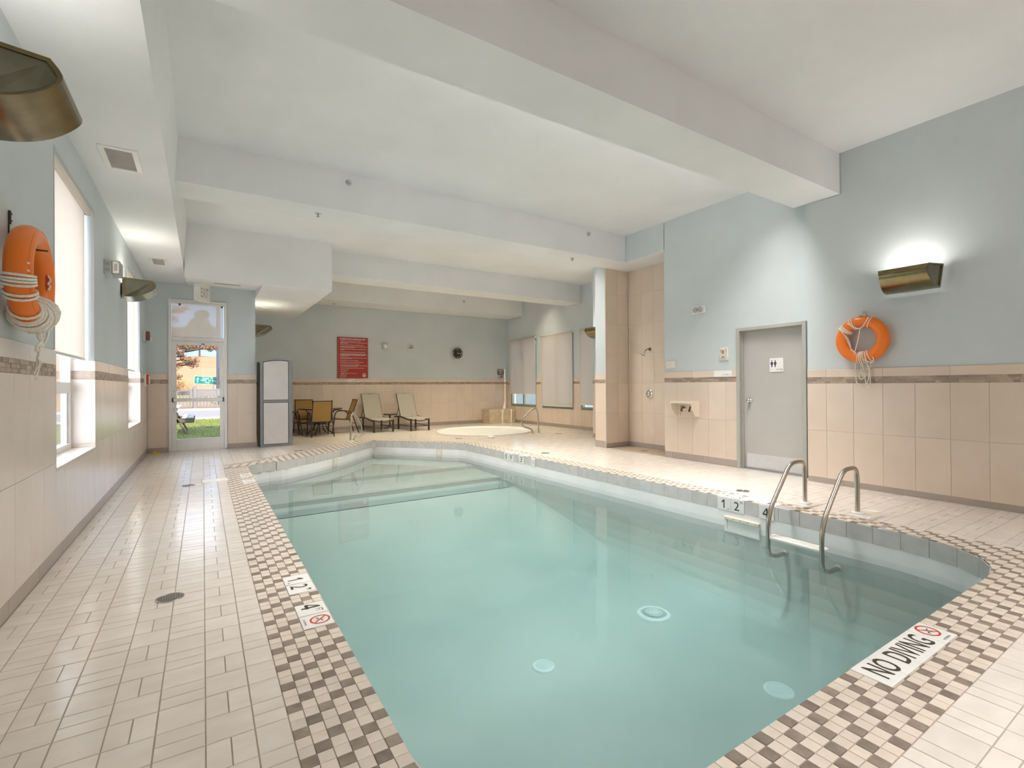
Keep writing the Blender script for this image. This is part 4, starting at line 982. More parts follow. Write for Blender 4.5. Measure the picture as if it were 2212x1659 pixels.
for k in range(5):
    plate(t, (xs0+pw*(k+.5), .981, 0), u, v, pw, .166, [('ban', 0, .018, .055), ('text', 'NO DIVING', 0, -.062, .075, .012, 0)] if k == 4 else [])
for body, xc, w_ in (('NO', .135, .165), ('DIVING', .445, .35)): wn = MB(); put_text(wn, body, (xs0+xc, .984, .0009), u, v, w_, .112, .0006, .012); wn.build('lettering', 'ink', t)
def riser_plates(label, items, group=None):
    t = None
    for yc, body, extra in items:
        xx = RX(yc); u = -Y; u = V((.0175, -1, 0)).normalized(); v = Z; c = V((xx, yc, -.006-LIP/2+.002))
        if t is None: t = set_of('depth_marker', (xx, yc, 0), label)
        nn = u.cross(v); plate(t, c+nn*.011, u, v, .168, LIP-.002, [('text', body, -.008, -.004, .036 if body == '1' else .062, .10, .004)]+extra)
        plate(t, (xx+.082, yc, 0), -V((.0175, -1, 0)).normalized(), V((-1, 0, 0)), .166, .162, [('text', body, 0, 0, .04 if body == '1' else .062, .10, .004)])
riser_plates('white 1.2 M tiles on the waterline beside the ladder', [(3.49, '1', [('dot', .055, -.055, .007)]), (3.322, '2', [('text', 'M', .052, .045, .026, .032, 0)])])
riser_plates('white 4 FT tile on the waterline, half hidden behind the ladder rail', [(2.985, '4', [('text', 'FT', .05, .04, .036, .036, 0)])])
riser_plates('white 0.9 M tiles on the waterline far along the ladder side', [(8.215, '0', []), (8.045, '9', [('text', 'M', .052, .045, .026, .032, 0)])])
riser_plates('white 3 FT tile on the waterline next to the far 0.9 M pair', [(7.69, '3', [('text', 'FT', .05, .04, .036, .036, 0)])])
t = set_of('level_tile', (5.108, 7.4, -.1), 'small white waterline tile with a ring, near the far 3 FT tile', 'tile')
c = V((RX(7.30)-.012, 7.30, -.085)); mb = MB(); mb.obox(c, -Y, Z, -X, (.06, .07, .005), 0, .002); mb.build('plate', 'plate', t); mb = MB(); ring2(mb, c-X*.005, -Y, Z, .022, .034, 20); mb.build('warning_ring', 'grey', t)

# ------------------------------------------------------------------ drains, lids, fittings
def floor_drain(c, label, r=.075, g=None):
    t = empty('floor_drain', c, label, 'drain', g); x, y, z = c; mb = MB(); mb.lathe([(r, -.004), (r, .004), (r*.9, .0055), (r*.86, .003), (r*.86, -.002)], c, 28, cap=False); mb.build('rim', 'steel', t)
    mb = MB(); mb.lathe([(r*.86, -.004), (.0, -.0039)], (x, y, z), 24); mb.build('sump', 'ink', t); n_ = 5; s = r*.86/n_; gb = MB()
    for i in range(-n_+1, n_):
        L_ = sqrt(max(0, (r*.86)**2-(i*s)**2)); gb.box((x-L_, y+i*s-s*.22, z-.003), (x+L_, y+i*s+s*.22, z+.0035)); gb.box((x+i*s-s*.22, y-L_, z-.003), (x+i*s+s*.22, y+L_, z+.0032))
    gb.build('grate', 'grate', t); return t
floor_drain((-.18, 3.735, 0), 'round grate of a floor drain in the pale deck, closest to the wrapped ring')
floor_drain((-.17, 7.87, 0), 'round floor drain in the glare in front of the glazed door')
floor_drain((1.66, 10.85, 0), 'round floor drain in front of the tall lilac panelled cabinet', .08)
floor_drain((5.62, 3.535, 0), 'round floor drain beside the ladder, before the restroom door')
floor_drain((5.62, 7.63, 0), 'round floor drain between the pool edge and the shower', .08)
floor_drain((8.17, 10.49, 0), 'round floor drain beyond the whirlpool grab rail', .08)
floor_drain((5.41, 10.99, 0), 'round floor drain in front of the whirlpool, on its lounger side', .08)
floor_drain((6.14, 10.66, 0), 'round floor drain in front of the whirlpool, on its rail side', .08)
floor_drain((7.42, 6.75, 0), 'round drain in the brown mosaic shower floor', .07)
def skimmer_lid(r, label):
    t = empty('skimmer_hatch', ((r[0]+r[1])/2, (r[2]+r[3])/2, 0), label, 'lid'); mb = MB(); mb.box((r[0]+.003, r[2]+.003, -.01), (r[1]-.003, r[3]-.003, .003), 0, .003); mb.build('cover', 'plastic', t); db = MB()
    for i in range(11):
        for j in range(9):
            if (i+j) % 2 == 0: db.lathe([(.009, 0), (.005, .0025)], (r[0]+.03+(r[1]-r[0]-.06)*i/10, r[2]+.03+(r[3]-r[2]-.06)*j/8, .003), 6)
    db.build('grip_studs', 'plastic', t, kind='stuff')
skimmer_lid(LIDS[0], 'square white skimmer lid with raised studs beside the ladder'); skimmer_lid(LIDS[1], 'square white skimmer lid in the glare before the glazed door')
t = empty('skimmer_mouth', (5.18, 3.27, -.25), 'thin cream skimmer bar at the waterline under the 1.2 M tiles', 'skimmer')
a_, b_ = 3.06, 3.48; mb = MB(); mb.box((5.145, a_, -.256), (5.19, b_, -.220), 0, .004); mb.build('top_bar', 'cream', t)
mb = MB(); mb.box((5.16, a_, -.40), (5.19, a_+.03, -.258)); mb.box((5.16, b_-.03, -.40), (5.19, b_, -.258)); mb.box((5.16, a_+.031, -.40), (5.19, b_-.031, -.375)); mb.build('frame', 'liner', t)
mb = MB(); mb.box((5.17, a_+.031, -.374), (5.18, b_-.031, -.258)); mb.build('weir_flap', 'liner', t)
for i in range(5): mb = MB(); mb.lathe([(.007, 0), (.004, .004)], (5.145, a_+.03+i*.09, -.237), 8, -X); mb.build('screw', 'grate', t)
for (s_, lb) in ((s_of(2.35, 10.52), 'white inlet fitting at the waterline of the angled pool wall under the cabinet'), (s_of(4.72, 10.47), 'white inlet fitting at the waterline of the angled pool wall nearest the whirlpool')):
    a, b, u, up, nn = riser_frame(s_, .15); t = empty('pool_inlet', a+Z*-.25, lb, 'inlet'); mb = MB(); mb.obox((a+b)/2-Z*.25+nn*.012, u, up, nn, (.07, .09, .012), 0, .006); mb.build('frame', 'cream', t); mb = MB(); mb.obox((a+b)/2-Z*.24+nn*.025, u, up, nn, (.035, .05, .004), 0, .003); mb.build('flap', 'plastic', t)
def main_drain(c, r, label, spokes=True):
    t = empty('pool_drain', c, label, 'drain'); x, y, z = c; mb = MB(); mb.lathe([(r, -.01), (r, .006), (r*.93, .02), (r*.74, .026), (r*.72, .012)], c, 40, cap=False); mb.build('rim', 'aqua', t)
    mb = MB(); mb.lathe([(r*.74, .004), (0, .0041)], c, 30); mb.build('sump', 'stripe', t); gb = MB()
    if spokes:
        for k in range(36):
            th = 2*pi*k/36; gb.bar((x+r*.14*cos(th), y+r*.14*sin(th), z+.03), (x+r*.73*cos(th), y+r*.73*sin(th), z+.018), r*.035, .008)
        gb.lathe([(r*.18, .02), (r*.16, .034), (0, .036)], c, 20); gb.tube([(x+r*.45*cos(2*pi*k/30), y+r*.45*sin(2*pi*k/30), z+.026) for k in range(30)], r*.03, 5, closed=True)
    else:
        for i in range(-7, 8):
            L_ = r*.72*sqrt(max(0, 1-(i/7.5)**2)); gb.box((x-L_, y+i*r*.094-r*.028, z+.008), (x+L_, y+i*r*.094+r*.028, z+.018)); gb.box((x+i*r*.094-r*.02, y-L_, z+.008), (x+i*r*.094+r*.02, y+L_, z+.017))
        gb.lathe([(r*.1, .012), (0, .022)], c, 10)
    gb.build('grate', 'aqua', t)
main_drain((4.0, 3.53, -1.105), .178, 'large spoked drain cover on the pool floor towards the ladder')
main_drain((2.46, 3.39, -1.108), .10, 'small round drain cover on the pool floor, alone in open water', False)
main_drain((3.83, 2.12, -1.118), .115, 'small round drain cover on the pool floor beneath the NO DIVING tiles', False)
# ------------------------------------------------------------------ patio furniture
def make_chair():
    t = empty('patio_chair', (0, 0, 0), 'x', 'chair', 'patio chairs around the round table')
    for s in (-1, 1):
        xx = s*.275
        mb = MB(); mb.tube(bend([(xx, .33, 0), (xx*.98, .27, .40), (xx, .24, .63), (xx, .02, .655), (xx, -.20, .60), (xx*.99, -.27, .40), (xx*1.03, -.40, 0)], .11, 6), .0145, 10); mb.build('arm_and_legs', 'dkmetal', t)
        bp = MB(); bp.tube(bend([(xx*.90, .26, .415), (xx*.90, -.18, .375), (xx*.86, -.38, .96)], .05, 5), .013, 10); bp.build('seat_rail', 'dkmetal', t)
    for y, z, w in ((.26, .415, .25), (-.375, .945, .24), (-.185, .385, .25)):
        mb = MB(); mb.tube([(-w, y, z), (w, y, z)], .011, 8); mb.build('cross_bar', 'dkmetal', t)
    for y_, z_ in ((.275, .30), (-.285, .28)): mb = MB(); mb.tube([(-.27, y_, z_), (.27, y_, z_)], .010, 8); mb.build('stretcher', 'dkmetal', t)
    mb = MB(); n_ = 6; vs = []
    for i in range(n_+1):
        f = i/n_
        for xx in (-.235, 0, .235): vs.append((xx, .26-.44*f, .42-.042*f-(.02*sin(pi*f) if xx == 0 else 0)))
    mb.add(vs, [(i*3+j, i*3+j+1, i*3+j+4, i*3+j+3) for i in range(n_) for j in (0, 1)], 0, True); mb.build('seat', 'sling', t)
    mb = MB(); vs = []
    for i in range(n_+1):
        f = i/n_
        for xx in (-.232, 0, .232): vs.append((xx*(1-.03*f), -.185-.19*f-(.015*sin(pi*f) if xx == 0 else 0), .39+.555*f))
    mb.add(vs, [(i*3+j, i*3+j+1, i*3+j+4, i*3+j+3) for i in range(n_) for j in (0, 1)], 0, True); mb.build('backrest', 'sling', t)
    return t
ch0 = make_chair()
for i, (x, y, rz, lb) in enumerate(((2.655, 13.82, 0, 'tan mesh patio chair with its back to the pool, in front of the round table'), (3.36, 14.38, pi/2, 'tan mesh patio chair in profile at the lounger end of the round table'),
        (2.50, 14.87, pi+.05, 'tan mesh patio chair behind the round table, against the tiled wall'), (1.93, 14.32, -pi/2, 'tan mesh patio chair half hidden behind the tall lilac panelled cabinet'))):
    c = ch0 if i == 0 else copy_tree(ch0); c.location = (x, y, 0); c.rotation_euler.z = rz; c['label'] = lb
def round_table(c, r, h, lb, legs, name='patio_table'):
    t = empty(name, (*c, 0), lb, 'table'); o = V((*c, 0)); mb = MB(); mb.lathe([(0, h-.012), (r-.012, h-.012), (r-.012, h), (0, h+.0005)], o, 40); mb.build('table_top', 'ttop', t)
    mb = MB(); mb.lathe([(r-.015, h-.03), (r, h-.03), (r+.004, h-.012), (r, h+.003), (r-.015, h+.003)], o, 40, close=True); mb.build('rim', 'dkmetal', t)
    if legs == 4:
        for k in range(4):
            a = pi/4+k*pi/2+.2; e = V((cos(a), sin(a), 0)); L_ = MB(); L_.tube(smooth([o+e*(r*.72)+Z*(h-.03), o+e*(r*.50)+Z*(h*.72), o+e*(r*.26)+Z*(h*.45), o+e*(r*.34)+Z*(h*.2), o+e*(r*.62)+Z*.012]), .014, 8); L_.build('leg', 'dkmetal', t)
        mb = MB(); mb.tube([o+V((r*.29*cos(k*pi/8), r*.29*sin(k*pi/8), h*.42)) for k in range(16)], .008, 6, closed=True); mb.build('ring_brace', 'dkmetal', t)
    else:
        mb = MB(); mb.lathe([(.035, .05), (.022, .12), (.022, h-.06), (.05, h-.02)], o, 14); mb.build('pedestal', 'dkmetal', t)
        for k in range(4):
            a = pi/4+k*pi/2; e = V((cos(a), sin(a), 0)); L_ = MB(); L_.tube(smooth([o+Z*.09, o+e*r*.5+Z*.06, o+e*r*.92+Z*.012]), .013, 8); L_.build('foot', 'dkmetal', t)
    return t
round_table((2.78, 14.42), .59, .725, 'round brown topped patio table among tan mesh chairs', 4)
round_table((4.885, 14.74), .20, .47, 'small round side table between the two loungers', 1, 'side_table')
def make_lounger():
    t = empty('pool_lounger', (0, 0, 0), 'x', 'lounger', 'loungers against the tiled wall'); W, Ln, h = .285, 1.30, .34   # foot end at y = 0, head at y = Ln
    for s in (-1, 1):
        mb = MB(); mb.tube(smooth([(s*W, 0, h), (s*W, .25, h-.01), (s*W, .62, h+.035), (s*W, .95, h+.05), (s*W, Ln, h+.03)]), .022, 8, flat=1.); mb.build('side_rail', 'dkmetal', t)
        for y, hh in ((.03, h), (.98, h+.045)): mb = MB(); mb.box((s*W-.02, y-.02, 0), (s*W+.02, y+.02, hh)); mb.build('leg', 'dkmetal', t)
        mb = MB(); mb.tube([(s*W, .03, .14), (s*W, .98, .14)], .012, 6); mb.build('stretcher', 'dkmetal', t)
        mb = MB(); mb.tube([(s*W*.95, .86, h+.05), (s*W*.95, 1.20, 1.09)], .014, 8); mb.build('back_rail', 'dkmetal', t)
        mb = MB(); mb.tube([(s*W*.95, .98, h+.36), (s*W*.95, 1.20, h+.04)], .010, 6); mb.build('back_prop', 'dkmetal', t)
    mb = MB(); mb.tube(smooth([(-W, .0, h), (-W*.5, .0, h-.035), (0, .0, h-.05), (W*.5, .0, h-.035), (W, .0, h)]), .013, 8); mb.build('foot_bar', 'dkmetal', t)
    for a_, y_, z_ in ((W, .03, .14), (W*.95, 1.20, 1.09)): mb = MB(); mb.tube([(-a_, y_, z_), (a_, y_, z_)], .012, 6); mb.build('cross_bar', 'dkmetal', t)
    mb = MB(); n_ = 8; vs = []
    for i in range(n_+1):
        f = i/n_; y = .0+.87*f; z = h+.022+.03*sin(f*pi*.5)
        for xx in (-W*.96, 0, W*.96): vs.append((xx, y, z-(.018 if xx == 0 else 0)))
    mb.add(vs, [(i*3+j, i*3+j+1, i*3+j+4, i*3+j+3) for i in range(n_) for j in (0, 1)], 0, True); mb.build('seat', 'sling_grey', t)
    mb = MB(); vs = []
    for i in range(n_+1):
        f = i/n_; y = .85+.34*f; z = h+.05+.705*f
        for xx in (-W*.93, 0, W*.93): vs.append((xx, y-.012+(.015 if xx == 0 else 0), z))
    mb.add(vs, [(i*3+j, i*3+j+1, i*3+j+4, i*3+j+3) for i in range(n_) for j in (0, 1)], 0, True); mb.build('backrest', 'sling_grey', t)
    return t
l0 = make_lounger(); l0.location = (4.40, 13.80, 0); l0.rotation_euler.z = .05; l0['label'] = 'grey mesh pool lounger standing next to the patio chairs'
l1 = copy_tree(l0); l1.location = (5.44, 13.62, 0); l1.rotation_euler.z = .05; l1['label'] = 'grey mesh pool lounger between the side table and the whirlpool'

# ------------------------------------------------------------------ tall cabinet, planter, whirlpool
t = empty('towel_cabinet', (1.36, 12.2, 0), 'tall arch topped cabinet with two pale lilac panels', 'cabinet')
cx0, cx1, cy0, cy1 = 1.035, 1.69, 11.95, 12.45; top = lambda x: 1.87+.075*(1-((x-1.40)/.40)**2)+.03*(x-1.03)
N_ = 10; xs_ = [cx0+(cx1-cx0)*i/N_ for i in range(N_+1)]
mb = MB(); poly = [(cx0, .01), (cx1, .01)]+[(x, top(x)) for x in xs_[::-1]]; mb.prism(poly, (0, cy1, 0), X, Z, -Y, .48); mb.build('body', 'black', t)
mb = MB()
for a, b in ((cx0+.02, cx0+.075), (cx1-.06, cx1)): mb.prism([(a, .0), (b, .0), (b, top(b)-.0), (a, top(a)-.0)], (0, cy0+.025, 0), X, Z, -Y, .04, 0)
mb.box((cx0+.03, cy0-.012, .0), (cx1-.02, cy0+.02, .05)); mb.box((cx0+.03, cy0-.012, .985), (cx1-.02, cy0+.02, 1.03)); mb.build('frame', 'cab_frame', t)
mb = MB(); lo_ = [(x, top(x)-.03) for x in xs_]; mb.prism(lo_+[(x, top(x)+.012) for x in xs_[::-1]], (0, cy0+.03, 0), X, Z, -Y, .05); mb.build('top_rail', 'cab_frame', t)
mb = MB(); mb.box((cx0+.085, cy0-.004, .06), (cx1-.07, cy0+.01, .975), 0, .003); mb.build('panel', 'cab_panel', t)
xs2 = [cx0+.085+(cx1-.07-cx0-.085)*i/N_ for i in range(N_+1)]
mb = MB(); mb.prism([(xs2[0], 1.04), (xs2[-1], 1.04)]+[(x, top(x)-.045) for x in xs2[::-1]], (0, cy0+.01, 0), X, Z, -Y, .014); mb.build('panel', 'cab_panel', t)
mb = MB(); mb.box((cx1, cy0-.005, 0), (cx1+.018, cy0+.05, top(cx1)+.004)); mb.build('edge_trim', 'cab_frame', t)
t = empty('tiled_planter', (8.95, 15.0, 0), 'low tiled stone planter box in the far corner', 'planter')
bx0, bx1, by0, by1, bz = 8.42, 9.49, 14.70, 15.235, .47
mb = MB(); mb.box((bx0+.006, by0+.006, 0), (bx1, by1, bz-.006)); mb.build('core', 'wgrout', t)
def pl_tile(a, b): q = MB(); q.box(a, b, 0, .002); q.build('tile', 'stone', t)
hh = (0.0, .10, .285, .385, .47)
for r_ in range(4):
    k = 5 if r_ else 3
    for i in range(k): pl_tile((bx0+(bx1-bx0)*i/k+.002, by0, hh[r_]+.002), (bx0+(bx1-bx0)*(i+1)/k-.002, by0+.012, hh[r_+1]-.002))
    for i in range(2): pl_tile((bx0, by0+.014+(by1-by0-.014)*i/2+.002, hh[r_]+.002), (bx0+.012, by0+.014+(by1-by0-.014)*(i+1)/2-.002, hh[r_+1]-.002))
for i in range(4): pl_tile((bx0+(bx1-bx0)*i/4+.002, by0, bz-.004), (bx0+(bx1-bx0)*(i+1)/4-.002, by1, bz+.008))
for yy in (14.86, 15.04): mb = MB(); mb.lathe([(.018, 0), (.018, .004), (.010, .006)], (bx0, yy, .43), 10, -X); mb.build('tap_hole', 'ink', t)
t = empty('whirlpool', (*TUBC, 0), 'round white whirlpool sunk in the deck before the loungers', 'whirlpool')
mb = MB(); o = (*TUBC, 0); mb.lathe([(TUBR+.02, -.003), (TUBR+.02, .02), (TUBR-.02, .032), (TUBR-.09, .025), (TUBR-.12, -.02), (TUBR-.16, -.30), (TUBR-.45, -.34), (TUBR-.50, -.75), (0, -.76)], o, 64); mb.build('shell', 'tubw', t)
for k in range(6): a = k*pi/3+.3; mb = MB(); mb.lathe([(.05, 0), (.04, .012), (.018, .014)], V((TUBC[0]+(TUBR-.13)*cos(a), TUBC[1]+(TUBR-.13)*sin(a), -.05)), 14, (-cos(a), -sin(a), 0)); mb.build('jet', 'plastic', t)
M['tub_water'] = water('whirlpool water', .45, .004, (.80, .90, .86)); wm = MB(); wm.lathe([(0, -.9), (TUBR-.05, -.9), (TUBR-.05, -.075), (0, -.075)], o, 48, sm=False); wm.build('water', 'tub_water', t)
mb = MB(); mb.lathe([(.09, 0), (.09, .012), (.07, .02), (0, .022)], (6.3, 10.92, 0), 20); tag(mb.build('skimmer_disc', 'plastic', None), 'white round cap in the mosaic at the front of the whirlpool', 'lid')

# ------------------------------------------------------------------ things on the walls
def wall_box(name, c, u, nrm, w, h, d, matk, label, cat, bev=.006, grp=None):
    """root and a bevelled body standing off the wall; returns root and a helper for more boxes on it"""
    c, u, nrm = V(c), V(u), V(nrm); t = empty(name, c, label, cat, grp)
    def part(nm, x, y, z0, z1, w_, h_, mk, bv=.002): mb = MB(); mb.obox(c+u*x+Z*y+nrm*((z0+z1)/2), u, Z, nrm, (w_/2, h_/2, (z1-z0)/2), 0, bv); return mb.build(nm, mk, t)
    part('housing', 0, 0, 0, d, w, h, matk, bev); return t, part, (c, u, nrm)
def twin_light(c, u, nrm, label, w=.26, h=.13):
    t, part, (c, u, nrm) = wall_box('emergency_light', c, u, nrm, w, h, .05, 'lens', label, 'emergency light')
    for s in (-1, 1):
        mb = MB(); mb.lathe([(h*.36, 0), (h*.33, .02), (h*.2, .04), (0, .045)], c+u*s*w*.2+nrm*.05, 16, nrm); mb.build('lamp_head', 'grey', t)
    part('clear_guard', 0, -h*.05, .05, .056, w*.7, h*.16, 'bronze'); return t
t = empty('emergency_light', (WL, 7.4, 2.73), 'grey emergency light box between the first tall window and the second lamp', 'emergency light'); ey = 7.25
mb = MB(); mb.box((-.963, ey, 2.645), (-.893, ey+.28, 2.815), 0, .006); mb.build('housing', 'sign_grey', t)
mb = MB(); mb.box((-.893, ey+.01, 2.65), (-.815, ey+.26, 2.81), 0, .006); mb.build('lamp_box', 'grey', t)
mb = MB(); mb.box((-.887, ey+.002, 2.66), (-.821, ey+.011, 2.80), 0, .003); mb.build('reflector', 'chrome', t)
mb = MB(); mb.box((-.868, ey-.002, 2.69), (-.84, ey+.004, 2.77), 0, .003); mb.build('lamp', 'lens', t)
for z in (2.765, 2.70): mb = MB(); mb.lathe([(.022, 0), (.022, .003), (.017, .004)], (-.928, ey, z), 18, -Y); mb.build('knockout', 'grey', t)
t, part, (c, u, n_) = wall_box('horn_strobe', (WL-.012, 11.55, 2.30), Y, X, .22, .20, .05, 'sign_grey', 'brown and white horn strobe beside the second window near the exit', 'alarm'); part('horn', -.02, .01, .05, .11, .16, .17, 'maroon', .01); part('strobe', .07, -.04, .06, .13, .07, .07, 'plastic', .01)
t, part, (c, u, n_) = wall_box('fire_pull', (WL, 11.6, 1.475), Y, X, .20, .24, .04, 'plastic', 'red fire alarm pull station by the corner of the exit', 'alarm'); part('pull_plate', 0, .01, .04, .075, .15, .19, 'red', .008); part('cover', .0, -.0, .074, .09, .13, .15, 'lens', .008)
mb = MB(); mb.prism([(0, 0), (.14, 0), (.02, .05)], (-.86, 12.06, .001), X, Z, Y, .04); tag(mb.build('door_wedge', 'yellow', None), 'small yellow rubber door wedge on the floor in the exit corner', 'door wedge')
# exit sign turned to the room
e0, ud = V((-.06, 11.46, 3.23)), V((.55, .83, 0)).normalized(); nd = V((.83, -.55, 0)).normalized()
t = empty('exit_sign', e0, 'grey framed EXIT sign over the glazed door', 'sign'); mb = MB(); mb.obox(e0+ud*.165-nd*.055, ud, Z, nd, (.165, .17, .055), 0, .006); mb.build('housing', 'plastic', t)
mb = MB(); mb.obox(e0+ud*.165+nd*.002, ud, Z, nd, (.15, .155, .004), 0, .002); fc_ = mb.build('face', 'plastic', t)
mb = MB(); put_text(mb, 'EXIT', e0+ud*.165+nd*.006, ud, Z, .235, .19, .002, .01); mb.build('lettering', 'grey', fc_)
mb = MB(); mb.box((-.14, 11.5, 3.39), (.14, 11.74, 3.44), 0, .006); mb.build('ceiling_canopy', 'plastic', t)
# rules board on the far wall
YB = 15.25-.012
t = empty('rules_sign', (3.9, YB, 2.2), 'red board with white pool rules on the far wall', 'sign'); sx0, sx1, sz0, sz1 = 3.43, 4.355, 1.585, 2.836; sw, shh = sx1-sx0, sz1-sz0
mb = MB(); mb.box((sx0, YB-.012, sz0), (sx1, YB+.004, sz1), 0, .002); bd_ = mb.build('board', 'signred', t)
f = lambda a, b: V((sx0+a*sw, YB-.012, sz1-b*shh))
mb = MB(); put_text(mb, 'SWIMMING POOL & WHIRLPOOL RULES', f(.50, .045), X, Z, .83*sw, .03*shh, .001, .02); mb.build('heading', 'plate', bd_)
mb = MB(); rg = random.Random(5)
rows = [(.085, .66), (.122, .88), (.142, .25), (.182, .78), (.222, .86), (.242, .43), (.286, .82), (.306, .13), (.355, .80), (.398, .82), (.416, .87), (.434, .80), (.452, .28), (.494, .86), (.513, .37), (.56, .57), (.603, .74), (.645, .61), (.684, .88), (.703, .56), (.748, .77), (.79, .27), (.83, .22), (.874, .52)]
for v_, w_ in rows:
    x = .10; v_ += .008
    while x < .10+w_*.985:
        l_ = min(rg.uniform(.012, .05), .10+w_-x); p = f(x, v_); hg = .0085*shh*rg.uniform(.8, 1.1)
        mb.add([p+V((0, -.001, -hg/2)), p+V((l_*sw, -.001, -hg/2)), p+V((l_*sw, -.001, hg/2)), p+V((0, -.001, hg/2))], [(0, 1, 2, 3)]); x += l_+.006
for v_ in (.093, .13, .19, .23, .294, .363, .406, .502, .568, .611, .653, .692, .756, .798, .838, .882):
    p = f(.012, v_); mb.add([p+V((0, -.001, -.005)), p+V((.014, -.001, -.005)), p+V((.014, -.001, .005)), p+V((0, -.001, .005))], [(0, 1, 2, 3)])
mb.build('small_print', 'plate', bd_, kind='stuff')
mb = MB()
for a, b, l_ in ((.11, .912, .10), (.20, .935, .10), (.06, .955, .12), (.10, .985, .18)):
    pts = [f(a+l_*i/14, b-.02*i/14+.007*sin(i*2.1)) - Y*.0015 for i in range(15)]; mb.tube(pts, .0042, 5)
mb.build('script_line', 'plate', bd_)
mb = MB(); c = f(.87, .925)-Y*.001
quad2(mb, c, X, Z, [(-.055, .028), (.055, .028), (.05, .042), (.025, .052), (-.025, .052), (-.05, .042)]); quad2(mb, c, X, Z, [(-.05, -.015), (-.035, -.032), (.035, -.032), (.05, -.015), (.04, .006), (.02, -.002), (-.02, -.002), (-.04, .006)])
quad2(mb, c, X, Z, [(-.042, -.056), (.042, -.056), (.045, -.040), (-.045, -.040)]); ring2(mb, c, X, Z, .046, .052, 30, .0012, 0, 1, .9); mb.build('emblem', 'plate', bd_)
t = empty('sticker', (3.9, 15.24, 1.51), 'small pale sticker under the red rules board', 'sign'); mb = MB(); mb.box((3.748, 15.238, 1.468), (4.05, 15.247, 1.553)); mb.build('backing', 'plate', t)
mb = MB()
for a, b, z in ((3.97, 4.03, 1.53), (3.87, 4.03, 1.495)):
    xx = a
    while xx < b: w_ = rg.uniform(.008, .02); mb.add([(xx, 15.2372, z-.008), (min(b, xx+w_), 15.2372, z-.008), (min(b, xx+w_), 15.2372, z+.008), (xx, 15.2372, z+.008)], [(0, 1, 2, 3)]); xx += w_+.004
mb.build('small_print', pbr('teal ink', (.05, .16, .18), .5), t)
t = empty('wall_speaker', (4.9, YB, 2.60), 'small round white speaker on the far wall', 'speaker'); mb = MB(); mb.box((4.80, YB-.012, 2.50), (5.0, YB, 2.70), 0, .004); mb.build('back_plate', 'sign_grey', t); mb = MB(); mb.lathe([(.075, 0), (.072, .03), (.05, .045), (0, .05)], (4.9, YB-.012, 2.60), 24, -Y); mb.build('grille', 'plastic', t)
twin_light((5.77, YB, 2.585), X, -Y, 'small twin emergency light on the far wall beside the round speaker', .20, .135)
t = empty('wall_clock', (7.45, YB, 2.46), 'round black wall clock with pale numerals', 'clock'); co = V((7.45, YB, 2.46)); mb = MB(); mb.lathe([(.222, 0), (.222, .03), (.205, .04), (.192, .03)], co, 44, -Y, cap=False); mb.build('rim', 'sign_grey', t)
mb = MB(); mb.lathe([(.193, .028), (0, .0285)], co, 36, -Y); dial = mb.build('dial', 'black', t); mb = MB(); cf = co-Y*.0295; pale = pbr('pale lime numerals', (.52, .53, .33), .5)
put_text(mb, '12', cf+Z*.155, X, Z, .075, .06, .001, .02); put_text(mb, '3', cf+X*.155, X, Z, .045, .062, .001, .02); put_text(mb, '6', cf-Z*.155, X, Z, .045, .062, .001, .02); put_text(mb, '9', cf-X*.155, X, Z, .045, .062, .001, .02)
for k in (1, 2, 4, 5, 7, 8, 10, 11): a = pi/2-k*pi/6; ring2(mb, cf+X*(.155*cos(a))+Z*(.155*sin(a)), X, Z, .0005, .015, 10)
quad2(mb, cf+Z*.075, X, Z, [(-.012, -.015), (.012, -.015), (.012, .015), (-.012, .015)]); mb.build('numerals', pale, dial)
mb = MB(); h_ = V((cos(radians(-7)), 0, sin(radians(-7)))); mb.obox(cf-Y*.003+h_*.05, h_, Z, -Y, (.055, .006, .001)); mb.build('hour_hand', 'plate', dial); mb = MB(); h_ = V((cos(radians(-8)), 0, sin(radians(-8)))); mb.obox(cf-Y*.005+h_*.06, h_, Z, -Y, (.085, .003, .001)); mb.build('minute_hand', 'plate', dial)
t = empty('maroon_sign', (9.2, YB, 1.83), 'small maroon sign in the far corner over a grey switch', 'sign'); mb = MB(); mb.box((9.075, YB-.006, 1.735), (9.335, YB, 1.92), 0, .003); mb.build('board', 'maroon', t); mb = MB()
for z, a, b in ((1.885, 9.09, 9.32), (1.83, 9.13, 9.28), (1.775, 9.12, 9.29)):
    xx = a
    while xx < b: w_ = rg.uniform(.012, .03); mb.add([(xx, YB-.007, z-.013), (min(b, xx+w_), YB-.007, z-.013), (min(b, xx+w_), YB-.007, z+.013), (xx, YB-.007, z+.013)], [(0, 1, 2, 3)]); xx += w_+.005
mb.build('small_print', 'plate', t)
t, part, _ = wall_box('stop_switch', (9.2, YB, 1.655), X, -Y, .16, .12, .05, 'grey', 'grey stop switch directly under the maroon sign', 'switch'); mb = MB(); mb.lathe([(.035, 0), (.035, .02), (.028, .03), (0, .032)], (9.22, YB-.05, 1.655), 16, -Y); mb.build('button', 'bronze', t)
XD = 7.142; u = -Y
twin_light((XD, 5.25, 2.59), u, -X, 'twin emergency light high on the wall between shower and grey door')
t, part, (c, u_, n_) = wall_box('thermostat', (XD, 4.79, 1.812), u, -X, .155, .20, .02, 'plastic', 'cream thermostat with a green display beside the grey door', 'thermostat', .004); part('cover', 0, .012, .02, .035, .115, .155, 'cream'); part('display_block', .005, .02, .035, .05, .06, .11, 'cream'); part('display', .005, .03, .05, .053, .04, .06, pbr('lcd', (.22, .30, .20), .3))
part('vent', -.045, .05, .035, .037, .008, .05, 'red'); part('vent', .05, .05, .035, .037, .008, .05, 'red'); part('badge', -.01, -.055, .035, .036, .03, .008, 'ink')
